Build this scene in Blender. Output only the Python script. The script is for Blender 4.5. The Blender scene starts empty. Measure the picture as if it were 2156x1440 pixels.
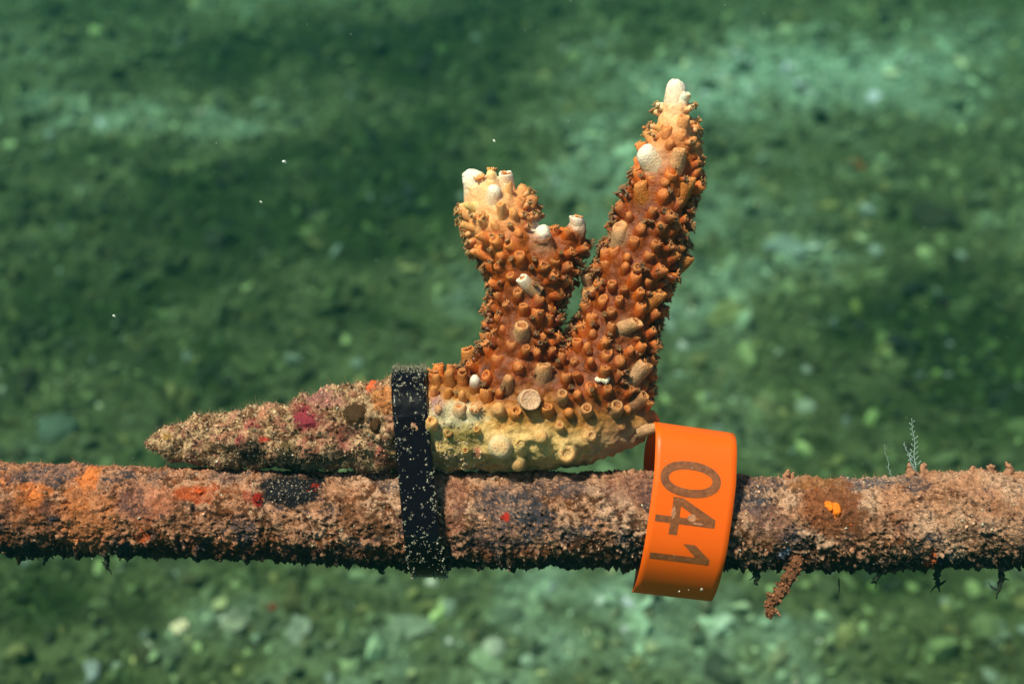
import bpy, bmesh, math
import numpy as np
from mathutils import Vector, Matrix
from mathutils.bvhtree import BVHTree

S = bpy.context.scene
COL = S.collection
rng = np.random.default_rng(41)

# ------------------------------------------------------------ camera, light, exposure
PITCH = math.radians(38)
H = 0.47                       # camera height over the seabed, metres
D = 0.268                      # distance to the rod and the coral
PX = 0.2 / 2156                # metres per photo pixel in the plane of the rod
cam_d = bpy.data.cameras.new('camera')
cam = bpy.data.objects.new('camera', cam_d); COL.objects.link(cam)
cam.location = (0, 0, H); cam.rotation_euler = (math.pi / 2 - PITCH, 0, 0)
cam_d.sensor_width = 36
cam_d.lens = 18 / (0.1 / D)
cam_d.clip_start = 0.01; cam_d.clip_end = 60
cam_d.dof.use_dof = True; cam_d.dof.focus_distance = D - 0.006; cam_d.dof.aperture_fstop = 15
S.camera = cam
U = Vector((1, 0, 0)); V = Vector((0, math.sin(PITCH), math.cos(PITCH))); W = Vector((0, -math.cos(PITCH), math.sin(PITCH)))
CEN = cam.location - W * D
F = Matrix(((U.x, V.x, W.x, CEN.x), (U.y, V.y, W.y, CEN.y), (U.z, V.z, W.z, CEN.z), (0, 0, 0, 1)))

L = (U * -0.36 + V * 0.68 + W * 0.64).normalized()        # towards the sun
world = bpy.data.worlds.new('World'); S.world = world; world.use_nodes = True
wn = world.node_tree.nodes; wl = world.node_tree.links
sky = wn.new('ShaderNodeTexSky'); sky.sky_type = 'NISHITA'; sky.sun_disc = False
sky.sun_elevation = math.asin(L.z); sky.sun_rotation = math.atan2(L.x, L.y)
wn['Background'].inputs['Strength'].default_value = 0.06
wl.new(sky.outputs[0], wn['Background'].inputs[0])
sun_d = bpy.data.lights.new('sun', 'SUN'); sun_d.energy = 4.6; sun_d.angle = math.radians(6); sun_d.color = (1, 0.86, 0.70)
sun = bpy.data.objects.new('sun', sun_d); COL.objects.link(sun); sun.location = (-1, 0, 3)
sun.rotation_euler = L.to_track_quat('Z', 'Y').to_euler()
S.view_settings.view_transform = 'Standard'; S.view_settings.look = 'None'
S.view_settings.gamma = 1; S.view_settings.use_curve_mapping = False
S.view_settings.exposure = 0.42
S.render.engine = 'CYCLES'
S.cycles.use_denoising = True
S.cycles.volume_bounces = 1; S.cycles.max_bounces = 6; S.cycles.diffuse_bounces = 3

# ------------------------------------------------------------ numbers: noise and colour
PERM = np.concatenate([rng.permutation(256)] * 2).astype(np.int32)
GR = rng.normal(size=(256, 3)); GR /= np.linalg.norm(GR, axis=1)[:, None]
def noise(p):
    p = np.asarray(p, float); i = np.floor(p).astype(np.int64); f = p - i; i &= 255
    u = f * f * f * (f * (f * 6 - 15) + 10); out = 0
    for a in (0, 1):
        for b in (0, 1):
            for c in (0, 1):
                h = PERM[(PERM[(PERM[(i[:, 0] + a) & 255] + i[:, 1] + b) & 255] + i[:, 2] + c) & 255]
                g = GR[h]
                d = g[:, 0] * (f[:, 0] - a) + g[:, 1] * (f[:, 1] - b) + g[:, 2] * (f[:, 2] - c)
                w = (u[:, 0] if a else 1 - u[:, 0]) * (u[:, 1] if b else 1 - u[:, 1]) * (u[:, 2] if c else 1 - u[:, 2])
                out = out + d * w
    return out * 1.6
def fbm(p, n=3, off=0.0):
    p = np.asarray(p, float) + off; a = 1.0; t = 0; s = 0
    for k in range(n):
        t = t + a * noise(p * (2 ** k) + 17.3 * k); s += a; a *= 0.5
    return t / s * 1.3
def billow(p, n=3, off=0.0):
    p = np.asarray(p, float) + off; a = 1.0; t = 0; s = 0
    for k in range(n):
        t = t + a * np.abs(noise(p * (2 ** k) + 31.7 * k)); s += a; a *= 0.55
    return t / s
def ss(a, b, x):
    t = np.clip((x - a) / (b - a), 0, 1); return t * t * (3 - 2 * t)
def lin(r, g, b):
    return np.array([((c / 255) / 12.92 if c / 255 <= 0.04045 else ((c / 255 + 0.055) / 1.055) ** 2.4) for c in (r, g, b)])
def mix(a, b, t):
    t = np.asarray(t)[..., None]; return a * (1 - t) + b * t

# ------------------------------------------------------------ objects
def loc(x, y, w=0.0):                       # photo pixel (and depth in the same unit) -> subject frame, metres
    return Vector(((x - 1078) * PX, (720 - y) * PX, w * PX))
def loc_np(q):                              # N x 3 in pixel units (x, y down, w) -> metres
    q = np.asarray(q, float); return np.stack([(q[:, 0] - 1078) * PX, (720 - q[:, 1]) * PX, q[:, 2] * PX], 1)
def tag(o, label=None, cat=None, group=None, kind=None):
    if label: o['label'] = label
    if cat: o['category'] = cat
    if group: o['group'] = group
    if kind: o['kind'] = kind
    return o
def thing(name, base, label, cat, group=None):
    o = bpy.data.objects.new(name, None); COL.objects.link(o); o.empty_display_size = 0.01
    o.matrix_world = F @ Matrix.Translation(loc(*base)); o['base'] = list(loc(*base))
    return tag(o, label, cat, group)
def base_of(o): return np.array(list(o['base']))
def link(o, parent=None):
    COL.objects.link(o)
    if parent is not None: o.parent = parent
    return o
def mesh_np(name, verts, faces, mat, col=None, smooth=True):
    """faces: M x 3 or M x 4 int array, or a list of those"""
    me = bpy.data.meshes.new(name)
    verts = np.asarray(verts, np.float32)
    fl = faces if isinstance(faces, list) else [faces]
    fl = [np.asarray(f, np.int32) for f in fl if len(f)]
    me.vertices.add(len(verts)); me.vertices.foreach_set('co', verts.ravel())
    tot = np.concatenate([np.full(len(f), f.shape[1], np.int32) for f in fl])
    idx = np.concatenate([f.ravel() for f in fl])
    start = np.concatenate([[0], np.cumsum(tot)[:-1]]).astype(np.int32)
    me.loops.add(len(idx)); me.loops.foreach_set('vertex_index', idx)
    me.polygons.add(len(tot)); me.polygons.foreach_set('loop_start', start); me.polygons.foreach_set('loop_total', tot)
    me.polygons.foreach_set('use_smooth', np.full(len(tot), smooth))
    me.update(calc_edges=True)
    if col is not None: set_col(me, col)
    me.materials.append(mat)
    return me
def set_col(me, col):
    c = np.ones((len(me.vertices), 4), np.float32); c[:, :3] = np.clip(col, 0, 1)
    a = me.color_attributes.new('tint', 'FLOAT_COLOR', 'POINT'); a.data.foreach_set('color', c.ravel())
def part(name, verts_px, faces, mat, parent, col=None, smooth=True, kind=None, label=None):
    v = loc_np(verts_px) - base_of(parent if 'base' in parent else parent.parent)
    o = link(bpy.data.objects.new(name, mesh_np(name, v, faces, mat, col, smooth)), parent)
    return tag(o, label=label, kind=kind)

def ico(sub=1):
    bm = bmesh.new(); bmesh.ops.create_icosphere(bm, subdivisions=sub, radius=1)
    v = np.array([tuple(a.co) for a in bm.verts]); f = np.array([[a.index for a in q.verts] for q in bm.faces]); bm.free()
    return v, f
ICO1 = ico(1); ICO2 = ico(2)
def rand_rot(n):
    q = rng.normal(size=(n, 4)); q /= np.linalg.norm(q, axis=1)[:, None]; w, x, y, z = q.T
    return np.stack([np.stack([1 - 2 * (y * y + z * z), 2 * (x * y - z * w), 2 * (x * z + y * w)], 1),
                     np.stack([2 * (x * y + z * w), 1 - 2 * (x * x + z * z), 2 * (y * z - x * w)], 1),
                     np.stack([2 * (x * z - y * w), 2 * (y * z + x * w), 1 - 2 * (x * x + y * y)], 1)], 1)
def scatter(pts, size, shape=ICO1, aniso=(0.5, 1.3), rough=0.3, flat=None):
    """one lump per point: N x k x 3 vertices; the sizes are in the unit of pts"""
    v, f = shape; n = len(pts); k = len(v)
    sc = rng.uniform(aniso[0], aniso[1], (n, 1, 3))
    if flat is not None: sc[:, :, 2] *= flat
    lump = v[None] * sc * (1 + rng.uniform(-rough, rough, (n, k, 1)))
    lump = np.einsum('nij,nkj->nki', rand_rot(n), lump) * np.asarray(size).reshape(-1, 1, 1)
    verts = (lump + np.asarray(pts)[:, None]).reshape(-1, 3)
    faces = (f[None] + (np.arange(n) * k)[:, None, None]).reshape(-1, f.shape[1])
    return verts, faces, k
def tube(path, rad, seg=8, cap=True, twist=0.0):
    """path N x 3, rad N -> verts, quads, tris"""
    path = np.asarray(path, float); rad = np.asarray(rad, float) * np.ones(len(path))
    t = np.gradient(path, axis=0); t /= np.linalg.norm(t, axis=1)[:, None] + 1e-12
    ref = np.array([0.13, 0.21, 1.0]); ref = ref - t[0] * (ref @ t[0])
    if np.linalg.norm(ref) < .2: ref = np.array([1.0, .1, 0]) - t[0] * t[0][0]
    V_ = []
    for i in range(len(path)):
        ref = ref - t[i] * (ref @ t[i]); ref /= np.linalg.norm(ref); b = np.cross(t[i], ref)
        a = np.linspace(0, 2 * math.pi, seg, endpoint=False)
        V_.append(path[i] + rad[i] * (np.cos(a)[:, None] * ref + np.sin(a)[:, None] * b))
    V_ = np.concatenate(V_); q = []
    for i in range(len(path) - 1):
        j = np.arange(seg); q.append(np.stack([i * seg + j, i * seg + (j + 1) % seg, (i + 1) * seg + (j + 1) % seg, (i + 1) * seg + j], 1))
    q = np.concatenate(q); tr = np.zeros((0, 3), int)
    if cap:
        n = len(V_); V_ = np.concatenate([V_, path[:1], path[-1:]]); j = np.arange(seg)
        tr = np.concatenate([np.stack([(j + 1) % seg, j, np.full(seg, n)], 1),
                             np.stack([(len(path) - 1) * seg + j, (len(path) - 1) * seg + (j + 1) % seg, np.full(seg, n + 1)], 1)])
    return V_, q, tr
def join(chunks):
    """list of (verts, quads, tris, colour) -> one set"""
    v = []; q = []; t = []; c = []; n = 0
    for a, b, d, e in chunks:
        v.append(a); q.append(np.asarray(b).reshape(-1, 4) + n); t.append(np.asarray(d).reshape(-1, 3) + n)
        c.append(np.broadcast_to(e, (len(a), 3))); n += len(a)
    return np.concatenate(v), [np.concatenate(q).astype(int), np.concatenate(t).astype(int)], np.concatenate(c)
def hairs(pts, dirs, length, rad, seg=3, droop=0.3):
    """thin tapering threads, three sided, two joints; vectorised"""
    n = len(pts); dirs = dirs / np.linalg.norm(dirs, axis=1)[:, None]
    r = rng.normal(size=(n, 3)); s1 = np.cross(dirs, r); s1 /= np.linalg.norm(s1, axis=1)[:, None]; s2 = np.cross(dirs, s1)
    length = np.asarray(length).reshape(-1, 1); vs = []
    bend = rng.normal(size=(n, 3)) * droop
    for k, t in enumerate((0, .5, 1.0)):
        c = pts + dirs * length * t + bend * length * t * t
        rr = rad * (1 - .75 * t)
        for a in (0, 2.094, 4.189): vs.append(c + rr * (math.cos(a) * s1 + math.sin(a) * s2))
    v = np.stack(vs, 1).reshape(-1, 3); f = []
    for k in (0, 1):
        for j in range(3): f.append([k * 3 + j, k * 3 + (j + 1) % 3, (k + 1) * 3 + (j + 1) % 3, (k + 1) * 3 + j])
    f = (np.array(f)[None] + (np.arange(n) * 9)[:, None, None]).reshape(-1, 4)
    return v, f, 9

# ------------------------------------------------------------ materials
def material(name, rough=0.8, spec=0.3, sss=0.0, sss_r=(1, .4, .2), sss_scale=0.001, use='ATTR', colour=(.5, .5, .5),
             mottle=None, bump=None, coat=0.0, trans=0.0, tip=None, sheen=0.0):
    m = bpy.data.materials.new(name); m.use_nodes = True; N = m.node_tree.nodes; K = m.node_tree.links
    b = N['Principled BSDF']
    b.inputs['Roughness'].default_value = rough; b.inputs['Specular IOR Level'].default_value = spec
    b.inputs['Coat Weight'].default_value = coat; b.inputs['Coat Roughness'].default_value = 0.25
    b.inputs['Sheen Weight'].default_value = sheen
    if sss:
        b.inputs['Subsurface Weight'].default_value = sss; b.inputs['Subsurface Radius'].default_value = sss_r
        b.inputs['Subsurface Scale'].default_value = sss_scale
    if use == 'ATTR':
        a = N.new('ShaderNodeAttribute'); a.attribute_name = 'tint'; c = a.outputs['Color']
    elif use == 'OBJECT':
        a = N.new('ShaderNodeObjectInfo'); c = a.outputs['Color']
    else:
        a = N.new('ShaderNodeRGB'); a.outputs[0].default_value = (*colour, 1); c = a.outputs[0]
    tc = N.new('ShaderNodeTexCoord')
    if tip:                              # the ends of growing cups are paler tissue, on ordinary cups also a painted highlight; Z is the cup's own axis
        sx = N.new('ShaderNodeSeparateXYZ'); K.new(tc.outputs['Object'], sx.inputs[0])
        mr = N.new('ShaderNodeMapRange'); mr.inputs['From Min'].default_value = tip[0]; mr.inputs['From Max'].default_value = tip[1]
        mr.inputs['To Max'].default_value = tip[3]
        K.new(sx.outputs['Z'], mr.inputs['Value'])
        mx = N.new('ShaderNodeMix'); mx.data_type = 'RGBA'; K.new(mr.outputs[0], mx.inputs['Factor'])
        K.new(c, mx.inputs['A']); mx.inputs['B'].default_value = (*tip[2], 1); c = mx.outputs['Result']
    if mottle:
        for sc_, amt in mottle:
            n = N.new('ShaderNodeTexNoise'); n.inputs['Scale'].default_value = sc_; n.inputs['Detail'].default_value = 3
            K.new(tc.outputs['Object'], n.inputs['Vector'])
            mr = N.new('ShaderNodeMapRange'); mr.inputs['From Min'].default_value = .3; mr.inputs['From Max'].default_value = .7
            mr.inputs['To Min'].default_value = 1 - amt; mr.inputs['To Max'].default_value = 1 + amt * .8
            K.new(n.outputs['Fac'], mr.inputs['Value'])
            vm = N.new('ShaderNodeVectorMath'); vm.operation = 'SCALE'; K.new(c, vm.inputs[0]); K.new(mr.outputs[0], vm.inputs['Scale']); c = vm.outputs[0]
    K.new(c, b.inputs['Base Color'])
    if bump:
        n = N.new('ShaderNodeTexNoise'); n.inputs['Scale'].default_value = bump[0]; n.inputs['Detail'].default_value = 4
        K.new(tc.outputs['Object'], n.inputs['Vector'])
        bp = N.new('ShaderNodeBump'); bp.inputs['Distance'].default_value = bump[1]; bp.inputs['Strength'].default_value = bump[2]
        K.new(n.outputs['Fac'], bp.inputs['Height']); K.new(bp.outputs[0], b.inputs['Normal'])
    return m
M_crust = material('silt_crust', rough=.95, spec=.15, mottle=[(900, .25), (3500, .3)], bump=(2600, .0004, .8))
M_crumb = material('silt_crumb', rough=.9, spec=.25, mottle=[(2500, .2)])
M_hair = material('algal_hair', rough=.8, spec=.2)
M_tissue = material('coral_tissue', rough=.5, spec=.28, sss=.22, sss_scale=.0010, mottle=[(500, .18), (2600, .2)], bump=(2400, .0003, .7))
M_cup = material('coral_cup', rough=.42, spec=.35, sss=.45, sss_scale=.0012, use='OBJECT', tip=(.0014, .0027, tuple(lin(255, 172, 95)), .42), mottle=[(900, .2), (3000, .25)], bump=(3800, .0004, .8))
M_cup_pale = material('coral_cup_pale', rough=.55, spec=.4, sss=.4, sss_scale=.0010, use='OBJECT', tip=(.0007, .0025, tuple(lin(250, 232, 206)), .95), mottle=[(1500, .12), (4000, .15)], bump=(3800, .0004, .7))
M_polyp = material('polyp_tissue', rough=.45, spec=.5, sss=.3, sss_scale=.0006, use='OBJECT')
M_polyp_a = material('polyp_fringe', rough=.45, spec=.5, sss=.5, sss_scale=.001)
M_cup_a = material('coral_cup_rear', rough=.5, spec=.4)
M_tie = material('black_nylon', rough=.22, spec=.16, use='RGB', colour=(.004, .002, .004), bump=(1500, .0001, .35))
M_tag = material('orange_plastic', rough=.42, spec=.3, use='RGB', colour=(1.0, .125, .001), sss=.25, sss_scale=.001, mottle=[(60, .05)], bump=(300, .0001, .12))
M_ink = material('engraved_print', rough=.45, spec=.5, use='RGB', colour=(.25, .07, .015), mottle=[(900, .3)], bump=(1500, .0002, .6))
M_bed = material('sea_floor', rough=.95, spec=.1, mottle=[(60, .35), (240, .4)], bump=(400, .003, .7))
M_grain = material('rubble_grain', rough=.85, spec=.25, mottle=[(300, .25)])

# ------------------------------------------------------------ seabed
def project(x, y, z):                     # world -> photo pixel
    d = np.stack([x, y, z - H], -1)
    uu = d[..., 0]; vv = d[..., 1] * V.y + d[..., 2] * V.z; ww = -(d[..., 1] * W.y + d[..., 2] * W.z)
    ww = np.maximum(ww, .05)
    return 1078 + uu / ww * D / PX, 720 - vv / ww * D / PX
def on_bed(px, py, z=0.0):                # where the sight line of a photo pixel meets the seabed
    d = (U * ((px - 1078) * PX) + V * ((720 - py) * PX) - W * D); t = (z - H) / d.z
    return Vector((d.x * t, d.y * t, z))
def bed_h(x, y):
    p = np.stack([x, y, np.zeros_like(x)], 1)
    return .010 * fbm(p * 5, 3) + .004 * fbm(p * 26, 3, 5.0) - .003
PALE = [(1650, 140, 430, 120, 1.2), (1250, 310, 140, 130, 1.1), (1180, 430, 120, 80, .9), (1550, 260, 160, 200, .6), (1100, 560, 200, 80, .4), (470, 235, 330, 50, .75), (60, 190, 110, 70, .8), (880, 590, 260, 70, .5),
        (1520, 560, 140, 200, .6), (1700, 500, 160, 120, .35), (60, 60, 200, 60, .35), (2000, 200, 200, 160, .4), (1290, 600, 200, 120, .4),
        (1000, 1280, 700, 110, .22), (1700, 1330, 500, 120, .3), (300, 1340, 260, 80, .4), (1250, 1400, 700, 90, .2), (20, 960, 120, 40, .6), (1180, 1240, 260, 50, .25), (760, 850, 200, 60, .25), (1600, 830, 200, 120, .3)]
DARK = [(850, 90, 330, 90, .8), (560, 460, 430, 170, .7), (950, 380, 260, 120, .6), (1440, 50, 120, 60, .6), (2050, 780, 260, 160, .6), (1850, 620, 200, 60, .5),
        (180, 320, 140, 40, .6), (250, 600, 260, 130, .4), (60, 1260, 180, 90, .7), (1950, 470, 60, 30, .6), (1180, 200, 120, 60, .4), (1750, 300, 300, 60, .3), (800, 730, 300, 70, .3), (1300, 20, 260, 50, .5), (400, 60, 260, 60, .3)]
def bed_col(x, y):
    p = np.stack([x, y, np.zeros_like(x)], 1)
    px, py = project(x, y, np.zeros_like(x))
    m = .40 + .02 * ss(1000, 1250, py) + .38 * fbm(p * 9, 4, 3.0) + .22 * fbm(p * 45, 2, 9.0)
    wx = px + 60 * fbm(p * 12, 3, 1.0); wy = py + 50 * fbm(p * 12, 3, 40.0)
    for a, b, c, d, s in PALE: m = m + .38 * s * np.exp(-((wx - a) / c) ** 2 - ((wy - b) / d) ** 2)
    for a, b, c, d, s in DARK: m = m - .42 * s * np.exp(-((wx - a) / c) ** 2 - ((wy - b) / d) ** 2)
    m = np.clip(m, 0, 1.15)
    c = mix(np.array([.024, .041, .009]), np.array([.088, .110, .042]), ss(.05, .55, m))
    return mix(c, np.array([.25, .34, .22]), ss(.45, 1.05, m)), m
def axis(fine0, fine1, step, far):
    a = np.arange(fine0, fine1, step); k = np.geomspace(step * 1.3, far, 40)
    return np.concatenate([(fine0 - k)[::-1], a, fine1 + k])
gx = axis(-.8, .8, .0045, 7); gy = axis(.15, 1.45, .0045, 7)
X, Y = np.meshgrid(gx, gy, indexing='ij'); x = X.ravel(); y = Y.ravel()
z = bed_h(x, y); c, m = bed_col(x, y)
i = np.arange(len(x)).reshape(X.shape)
q = np.stack([i[:-1, :-1], i[1:, :-1], i[1:, 1:], i[:-1, 1:]], -1).reshape(-1, 4)
bed = link(bpy.data.objects.new('seabed', mesh_np('seabed', np.stack([x, y, z], 1), q, M_bed, c * .8)))
tag(bed, 'green sandy seabed with pale and algae-darkened patches below the rod', kind='structure')

# rubble grains: nobody could count them
def grains(n, x0, x1, y0, y1, smin, smax, flat):
    x = rng.uniform(x0, x1, n); y = y0 + (y1 - y0) * rng.uniform(0, 1, n) ** 1.15
    s = smin * (smax / smin) ** (rng.uniform(0, 1, n) ** 2.2)
    c, m = bed_col(x, y)
    g = rng.uniform(0, 1, (n, 1))
    tone = np.exp(rng.normal(.05, .55, (n, 1)) * np.where(y[:, None] < .62, 1.15, .9))
    c = np.clip(c * tone, 0.012, .5)
    tan = rng.uniform(0, 1, (n, 1)) < .14; c = np.where(tan, c * np.array([1.25, 1.0, .85]), c)
    whit = rng.uniform(0, 1, (n, 1)) < np.where(y[:, None] < .62, .03, .01); c = np.where(whit, c * .5 + np.array([.15, .18, .14]), c)
    z = bed_h(x, y) + s * .25
    v, f, k = scatter(np.stack([x, y, z], 1), s, ICO1, (.45, 1.25), .35, flat)
    return v, f, np.repeat(c, k, 0)
parts_ = [grains(42000, -.8, .8, .2, 1.35, .0016, .0052, .6), grains(5200, -.75, .75, .25, 1.25, .004, .0085, .5)]
n0 = len(parts_[0][0])
g = link(bpy.data.objects.new('coral_rubble', mesh_np('coral_rubble', np.concatenate([a[0] for a in parts_]),
        np.concatenate([parts_[0][1], parts_[1][1] + n0]), M_grain, np.concatenate([a[2] for a in parts_]), smooth=False)))
tag(g, 'loose coral rubble and shell grit covering the seabed', 'rubble', kind='stuff')

# pieces of the seabed that can be told apart
def lump(name, px, py, size, colour, label, cat, flat=.6, seed=0, long=1.0):
    v, f = ICO2; p = v * np.array([long, 1, flat])
    p = p * (1 + .75 * fbm(v * 1.6 + seed, 3)[:, None]) if 'shell' != name else p * (1 + .2 * fbm(v * 1.3 + seed, 3)[:, None])
    a = seed * 1.7; R = np.array([[math.cos(a), -math.sin(a), 0], [math.sin(a), math.cos(a), 0], [0, 0, 1]]); p = p @ R.T
    q = on_bed(px, py); hz = float(bed_h(np.array([q.x]), np.array([q.y]))[0])
    q = on_bed(px, py, hz)
    dist = (q - cam.location).length; s = size * PX * dist / D / 2
    col = np.array(colour) * (1 + .35 * fbm(v * 2.5 + seed * 3, 2)[:, None])
    o = link(bpy.data.objects.new(name, mesh_np(name, p * s * .85, f, M_grain, col * (.6 if name != 'shell' else .65), smooth=False)))
    o.location = (q.x, q.y, hz + s * flat * .45); return tag(o, label, cat)
lump('shell', 1040, 1372, 62, (.50, .52, .36), 'round pale shell on the seabed below the middle of the rod', 'shell', .8, 1)
lump('shell_fragment', 195, 1415, 60, (.38, .42, .36), 'pale upright shell fragment at the bottom left of the seabed', 'shell', .5, 2, .6)
lump('pebble', 1800, 352, 40, (.34, .11, .02), 'small orange-brown pebble on the seabed right of the tall branch', 'pebble', .55, 3, 1.3)
lump('rubble_chip', 574, 1279, 20, (.36, .07, .02), 'tiny red-orange chip on the seabed below the black bare patch of the rod', 'rubble', .7, 4)
lump('stone', 1962, 462, 95, (.035, .042, .016), 'dark flat stone on the seabed at the upper right', 'stone', .4, 5, 1.2)
lump('coral_rubble_piece', 1530, 665, 74, (.27, .30, .10), 'yellowish lump of rubble on the seabed right of the coral', 'rubble', .5, 6, 1.4)
lump('coral_rubble_piece', 1660, 530, 78, (.26, .33, .25), 'long grey-green piece of rubble beside the tall branch', 'rubble', .45, 7, 1.5)
lump('coral_rubble_piece', 1842, 533, 36, (.42, .50, .38), 'small bright chip on the seabed right of the long grey-green piece', 'rubble', .6, 8)
lump('coral_rubble_piece', 1826, 450, 34, (.45, .52, .42), 'pale upright chip on the seabed left of the dark flat stone', 'rubble', .9, 9)
lump('coral_rubble_piece', 1700, 860, 44, (.36, .42, .27), 'pale rubble piece on the seabed above the rod right of the orange tag', 'rubble', .6, 10)
lump('coral_rubble_piece', 495, 1318, 66, (.34, .36, .22), 'pale angular rubble piece on the seabed below the left of the rod', 'rubble', .7, 11, 1.1)
lump('coral_rubble_piece', 625, 1330, 58, (.32, .36, .24), 'pale rubble piece right of the angular one below the rod', 'rubble', .5, 12, 1.3)
lump('coral_rubble_piece', 860, 1325, 70, (.30, .36, .22), 'jagged pale rubble piece on the seabed left of the round shell', 'rubble', .45, 13, 1.5)
lump('stone', 120, 905, 80, (.10, .15, .09), 'grey-green stone on the seabed left of the dead coral tip', 'stone', .45, 14, 1.2)
lump('stone', 2090, 1330, 70, (.20, .25, .14), 'grey-green stone on the seabed at the bottom right', 'stone', .5, 15, 1.1)

# ------------------------------------------------------------ water
bm = bmesh.new(); bmesh.ops.create_cube(bm, size=1)
for v in bm.verts: v.co = Vector((v.co.x * 18, v.co.y * 18 + .8, -1.05 if v.co.z < 0 else H + .04))
me = bpy.data.meshes.new('haze'); bm.to_mesh(me); bm.free()
haze = link(bpy.data.objects.new('haze', me)); tag(haze, 'green sea water with fine silt in it', kind='stuff')
m = bpy.data.materials.new('sea_water'); m.use_nodes = True; N = m.node_tree.nodes; N.remove(N['Principled BSDF'])
pv = N.new('ShaderNodeVolumePrincipled'); pv.inputs['Density'].default_value = 0.55
pv.inputs['Color'].default_value = (.02, .15, .17, 1); pv.inputs['Absorption Color'].default_value = (.02, .85, .76, 1)
pv.inputs['Anisotropy'].default_value = 0.6
m.node_tree.links.new(pv.outputs[0], N['Material Output'].inputs['Volume']); me.materials.append(m)

# ------------------------------------------------------------ the encrusted rod
rod = thing('encrusted_rod', (1078, 1200, 0), 'long horizontal metal rod thickly crusted with tan silt, rust and sponge, running across the picture', 'rod')
ROD_X = [-3000, -100, 0, 300, 600, 800, 1100, 1400, 1600, 1850, 2000, 2156, 2300, 5000]
ROD_T = [972, 972, 974, 984, 992, 996, 992, 996, 1006, 1008, 998, 1000, 1000, 1000]
ROD_B = [1160, 1160, 1162, 1166, 1178, 1188, 1190, 1190, 1194, 1196, 1192, 1190, 1190, 1190]
def rod_axis(x): t = np.interp(x, ROD_X, ROD_T); b = np.interp(x, ROD_X, ROD_B); return (t + b) / 2, (b - t) / 2
SILT = lin(178, 124, 92); SILTP = lin(196, 152, 122); RUST = lin(142, 78, 42); GREY = lin(66, 64, 70); DEEP = np.array([.022, .024, .015]); BROWN = lin(96, 58, 34)
ORNG = np.array([.66, .17, .035]); ORNR = np.array([.75, .11, .02])
ROD_PATCH = [(760, 1090, 50, 30, lin(120, 74, 46), .5), (380, 1080, 50, 26, BROWN, .5), (150, 1110, 80, 22, BROWN, .6), (1420, 1090, 40, 30, BROWN, .4), (2000, 1110, 40, 20, BROWN, .5), (820, 1010, 30, 16, GREY, .4), (20, 1060, 26, 24, GREY * .8, .5),
    # x, y, half width, half height, colour, strength
    (205, 1000, 22, 26, ORNG, .7), (190, 1045, 26, 30, ORNG * .8, .4), (100, 1030, 34, 22, ORNG, .65), (15, 1020, 14, 14, ORNG, .6), (40, 1000, 9, 8, ORNG, .6),
    (210, 1085, 60, 60, lin(190, 110, 62), .6), (90, 1062, 60, 30, RUST, .5), (430, 1030, 40, 16, ORNR * .8, .5), (330, 1050, 60, 34, lin(190, 112, 80), .5), (320, 1118, 16, 12, ORNR, .5), (540, 1035, 10, 12, lin(150, 20, 5), .5),
    (620, 1022, 68, 34, lin(22, 20, 24), 1.0), (556, 1038, 12, 12, lin(130, 22, 8), .7), (664, 1020, 8, 7, lin(150, 30, 12), .7),
    (300, 1040, 26, 30, GREY * .6, .6), (110, 995, 70, 16, GREY, .75), (530, 1110, 26, 34, GREY * .7, .8), (480, 996, 30, 14, GREY * .8, .6), (340, 1000, 20, 10, GREY, .5),
    (1075, 1050, 70, 34, GREY, .75), (1130, 1080, 36, 24, GREY * .7, .8), (1175, 1015, 60, 20, GREY, .6), (1040, 1120, 80, 28, GREY * .8, .55), (1180, 1110, 30, 24, GREY * .7, .5), (1260, 1140, 40, 28, BROWN * .6, .8),
    (1062, 1072, 7, 7, lin(180, 40, 20), .9), (1330, 1020, 60, 30, lin(120, 76, 66), .5), (960, 1060, 24, 60, lin(150, 90, 66), .5),
    (1570, 1040, 36, 26, GREY * .8, .8), (1600, 1010, 50, 12, GREY, .7), (1800, 1008, 70, 16, GREY * 1.2, .8), (1910, 1010, 30, 18, GREY, .7), (1600, 1085, 50, 30, lin(150, 104, 88), .4),
    (1735, 1062, 62, 50, RUST * .75, .85), (1715, 1010, 60, 14, lin(150, 96, 52), .6), (1650, 1130, 40, 22, GREY * .6, .6), (1790, 1100, 50, 40, BROWN, .6), (1960, 1035, 30, 14, BROWN, .5),
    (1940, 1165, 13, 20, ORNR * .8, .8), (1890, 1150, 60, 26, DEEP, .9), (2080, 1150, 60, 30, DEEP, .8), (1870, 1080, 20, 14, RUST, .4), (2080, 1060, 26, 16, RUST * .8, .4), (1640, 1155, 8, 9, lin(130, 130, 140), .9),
    (1340, 1150, 40, 30, DEEP, .7), (640, 1150, 160, 22, BROWN * .5, .6), (430, 1150, 100, 16, BROWN * .5, .6), (700, 1130, 20, 12, RUST * .6, .5)]
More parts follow.
